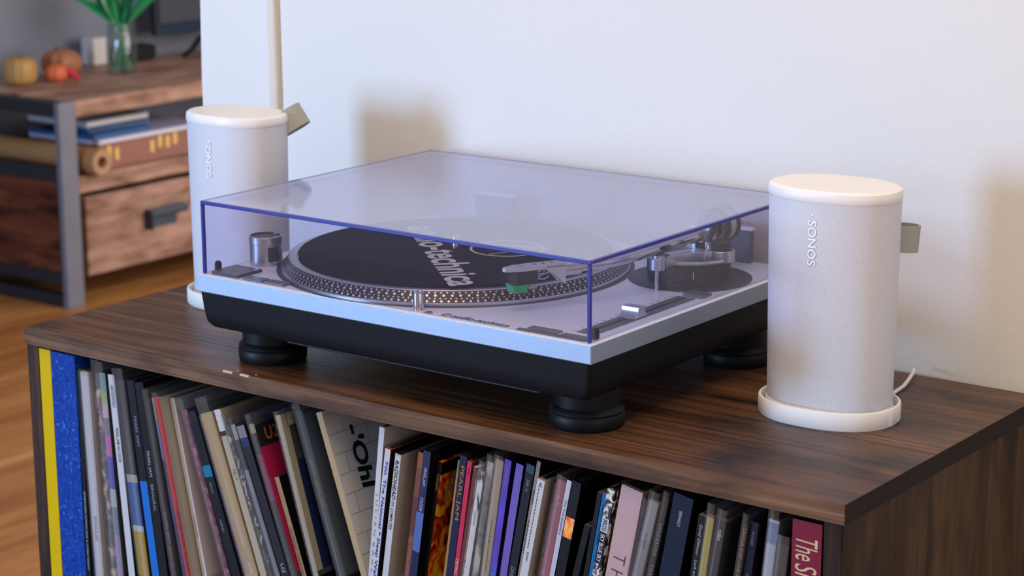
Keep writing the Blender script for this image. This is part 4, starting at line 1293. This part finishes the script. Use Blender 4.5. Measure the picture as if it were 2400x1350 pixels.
for i, (a, spread, ht, w) in enumerate(((-1, 0.100, 0.085, 0.013), (-0.62, 0.066, 0.15, 0.017), (-0.3, 0.04, 0.17, 0.018), (-0.05, 0.012, 0.18, 0.019), (0.2, 0.03, 0.17, 0.018), (0.5, 0.06, 0.14, 0.017), (0.9, 0.092, 0.10, 0.016), (0.3, -0.03, 0.16, 0.018), (-0.4, -0.02, 0.15, 0.017))):
    side_ = vu * (spread if a >= 0 else -spread)
    dep = Vector((0.77, -0.64, 0)) * random.uniform(-0.03, 0.03)
    base_ = Vector((JC[0], JC[1], ST + 0.1285)) + vu * 0.018 * a
    lp = []
    for q in range(9):
        t = q / 8
        p = base_ + (side_ + dep) * (0.45 * t + 0.55 * t * t) + Vector((0, 0, ht * (t - 0.18 * t * t)))
        ww = w * (0.45 + 1.35 * math.sin(PI * min(1, 0.04 + 0.96 * t)) ** 0.9) * (1 if q < 8 else 0.15)
        wd = (vu * 0.9 + Vector((0.77, -0.64, 0)) * 0.35 * (1 if i % 2 else -1)).normalized()
        nn_ = Vector((0.77, -0.64, 0.1)) * 0.0006
        fold = Vector((0.77, -0.64, 0)) * ww * 0.25
        lp.append([tuple(p - wd * ww + fold), tuple(p - nn_), tuple(p + wd * ww + fold), tuple(p + nn_)])
    b = MB()
    b.loft(lp, m_leaf if i % 2 == 0 else m_leafd)
    b.build('leaf', pl_, smooth=True)
for i in range(7):
    a = i - 3
    b = MB()
    p0 = Vector((JC[0], JC[1], ST + 0.0105)) + vu * (-a * 0.0075) + Vector((0.77, -0.64, 0)) * random.uniform(-0.018, 0.018)
    p1 = Vector((JC[0], JC[1], ST + 0.132)) + vu * (a * 0.005)
    b.tube([tuple(p0), tuple(p0.lerp(p1, 0.5)), tuple(p1)], 0.0033, m_stem, 8)
    b.build('stem', pl_, smooth=True)

# white box, television, cable
T0 = thing('white_box', 'small white cube-like box behind the glass jar', 'box', (-2.885, 2.515, ST))
MB().box(-2.91, -2.86, 2.49, 2.545, ST + 0.002, ST + 0.074, mat('white_box_plastic', 'cfc8c4', 0.5)).build('box_body', T0, bevel=0.006, seg=3)
MB().box(-2.905, -2.865, 2.495, 2.54, ST, ST + 0.002, m_mgrey).build('box_foot', T0)
tv = thing('television', 'flat television on a black foot at the far end of the media stand', 'television', (-2.85, 3.1, ST))
m_bez = mat('tv_bezel', '14161c', 0.35)
MB().box(-2.875, -2.853, 2.712, 3.75, ST + 0.060, ST + 0.66, m_bez).build('tv_case', tv, bevel=0.003)
MB().box(-2.853, -2.8515, 2.724, 3.738, ST + 0.090, ST + 0.648, mat('tv_screen', '4a4c55', 0.35)).build('screen', tv)
tag(MB().box(-2.8535, -2.848, 2.716, 3.746, ST + 0.062, ST + 0.088, mat('tv_lower_bezel', '2a3a4c', 0.25)).build('lower_bezel', tv, bevel=0.002), 'blue grey lower rim', None)
b = MB()
b.tube([(-2.80, 2.76, ST + 0.006), (-2.81, 2.80, ST + 0.018), (-2.83, 2.85, ST + 0.042), (-2.845, 2.90, ST + 0.052), (-2.845, 2.95, ST + 0.044), (-2.82, 3.0, ST + 0.02), (-2.80, 3.04, ST + 0.006)], 0.009, m_bez, 10, flat=0.7)
b.build('tv_foot', tv, smooth=True)
T0 = thing('media_player', 'black media box standing left of the television foot', 'box', (-2.875, 2.655, ST))
MB().box(-2.905, -2.845, 2.61, 2.70, ST + 0.003, ST + 0.040, m_bez).build('player_case', T0, bevel=0.003)
MB().box(-2.90, -2.85, 2.62, 2.69, ST, ST + 0.003, m_rubber).build('player_foot', T0)
b = MB()
b.tube([(-2.900, 2.64, ST + 0.045), (-2.905, 2.65, ST + 0.09), (-2.91, 2.68, ST + 0.13), (-2.91, 2.72, ST + 0.16), (-2.90, 2.76, ST + 0.20)], 0.0032, m_bez, 8)
tag(b.build('cable', None, (-2.90, 2.64, ST + 0.045), smooth=True), 'black cable arching up from the black media box to the television', 'cable')

# on the open shelf of the stand
SS = 0.3124
gb = thing('game_box', 'flat reddish box with yellow tabs on the open shelf of the stand', 'box', (-2.55, 2.28, SS))
MB().box(-2.72, SX - 0.030, 2.135, 2.50, SS, SS + 0.062, mat('reddish_card', '9a6a5c', 0.6)).build('box_body', gb, bevel=0.002)
m_tab = mat('yellow_tab', 'e8c46c', 0.5)
for ty, tz in ((2.143, 0.342), (2.168, 0.354), (2.193, 0.346), (2.311, 0.348), (2.338, 0.357), (2.364, 0.353), (2.390, 0.358)):
    MB().box(SX - 0.030, SX - 0.028, ty - 0.0065, ty + 0.0065, tz - 0.016, min(tz + 0.014, SS + 0.06), m_tab).build('tab', gb, bevel=0.001)
fo = thing('folder', 'pale lilac folder lying on the flat reddish box', 'folder', (-2.55, 2.28, SS + 0.0625))
MB().box(-2.71, SX - 0.022, 2.128, 2.50, SS + 0.0625, SS + 0.074, mat('pale_folder', 'b9b9d8', 0.5)).build('cover', fo, bevel=0.001)
MB().box(-2.70, SX - 0.0215, 2.135, 2.49, SS + 0.065, SS + 0.0715, mat('paper_edges', 'dedce4', 0.7)).build('pages', fo)
def mag(name, label, cy, cx, lx, ly, z, h, rot, m1, m2):
    M_ = Matrix.Translation((cx, cy, z)) @ Matrix.Rotation(rot, 4, 'Z')
    T0 = thing(name, label, 'magazine', (cx, cy, z), 'magazines on the open shelf')
    b = MB()
    b.box(-lx / 2, lx / 2, -ly / 2, ly / 2, 0, h, m1, M_)
    b.build('cover', T0, bevel=0.0012)
    MB().box(-lx / 2 + 0.003, lx / 2 + 0.0008, -ly / 2 + 0.004, ly / 2 - 0.004, h * 0.2, h * 0.8, m2, M_).build('pages', T0)
mag('magazine', 'dark blue magazine under the grey one on the open shelf', 2.215, -2.585, 0.22, 0.20, SS + 0.0745, 0.011, 0.05, mat('blue_magazine', '1d4a80', 0.3), mat('blue_pages', '3d6ea8', 0.4))
mag('magazine', 'light blue magazine in the middle of the small stack', 2.255, -2.60, 0.20, 0.17, SS + 0.0860, 0.010, -0.2, mat('lightblue_magazine', '4a7fb8', 0.3), mat('navy_pages', '14305c', 0.4))
mag('magazine', 'grey white magazine topmost of the small stack on the open shelf', 2.225, -2.60, 0.21, 0.205, SS + 0.1020, 0.014, 0.0, mat('grey_magazine', 'a4a8ac', 0.4), mat('grey_pages', 'c4c8cc', 0.6))
mag('magazine', 'black magazine under the grey one in the small stack', 2.22, -2.62, 0.20, 0.19, SS + 0.0962, 0.0055, 0.1, mat('black_magazine', '1a1c22', 0.4), mat('dark_pages', '3a3c44', 0.6))
pr_ = thing('paper_roll', 'roll of brown kraft paper poking out of the open shelf', 'paper roll', (-2.6, 2.092, SS))
m_kraft = mat('kraft_paper', 'a87c50', 0.65)
b = MB()
rc = (0, 2.0905, SS + 0.032)
b.lathe([(0.0305, 0.0), (0.0312, 0.004), (0.0312, 0.44), (0.0305, 0.445), (0.014, 0.445), (0.0115, 0.43), (0.0115, 0.0)], (-2.855, rc[1], rc[2]), m_kraft, 40, axis=(1, 0, 0), cap0=False, cap1=False)
b.build('roll', pr_, smooth=True)
b = MB()
for q in range(5):
    ra = 0.0165 + q * 0.0028
    b.lathe([(ra, 0), (ra, 0.0006), (ra + 0.0012, 0.0006), (ra + 0.0012, 0)], (-2.855 + 0.4449, rc[1], rc[2]), mat('kraft_edges', 'c9a888', 0.7), 36, axis=(1, 0, 0), cap0=False, cap1=False)
b.build('rolled_edges', pr_, smooth=True)
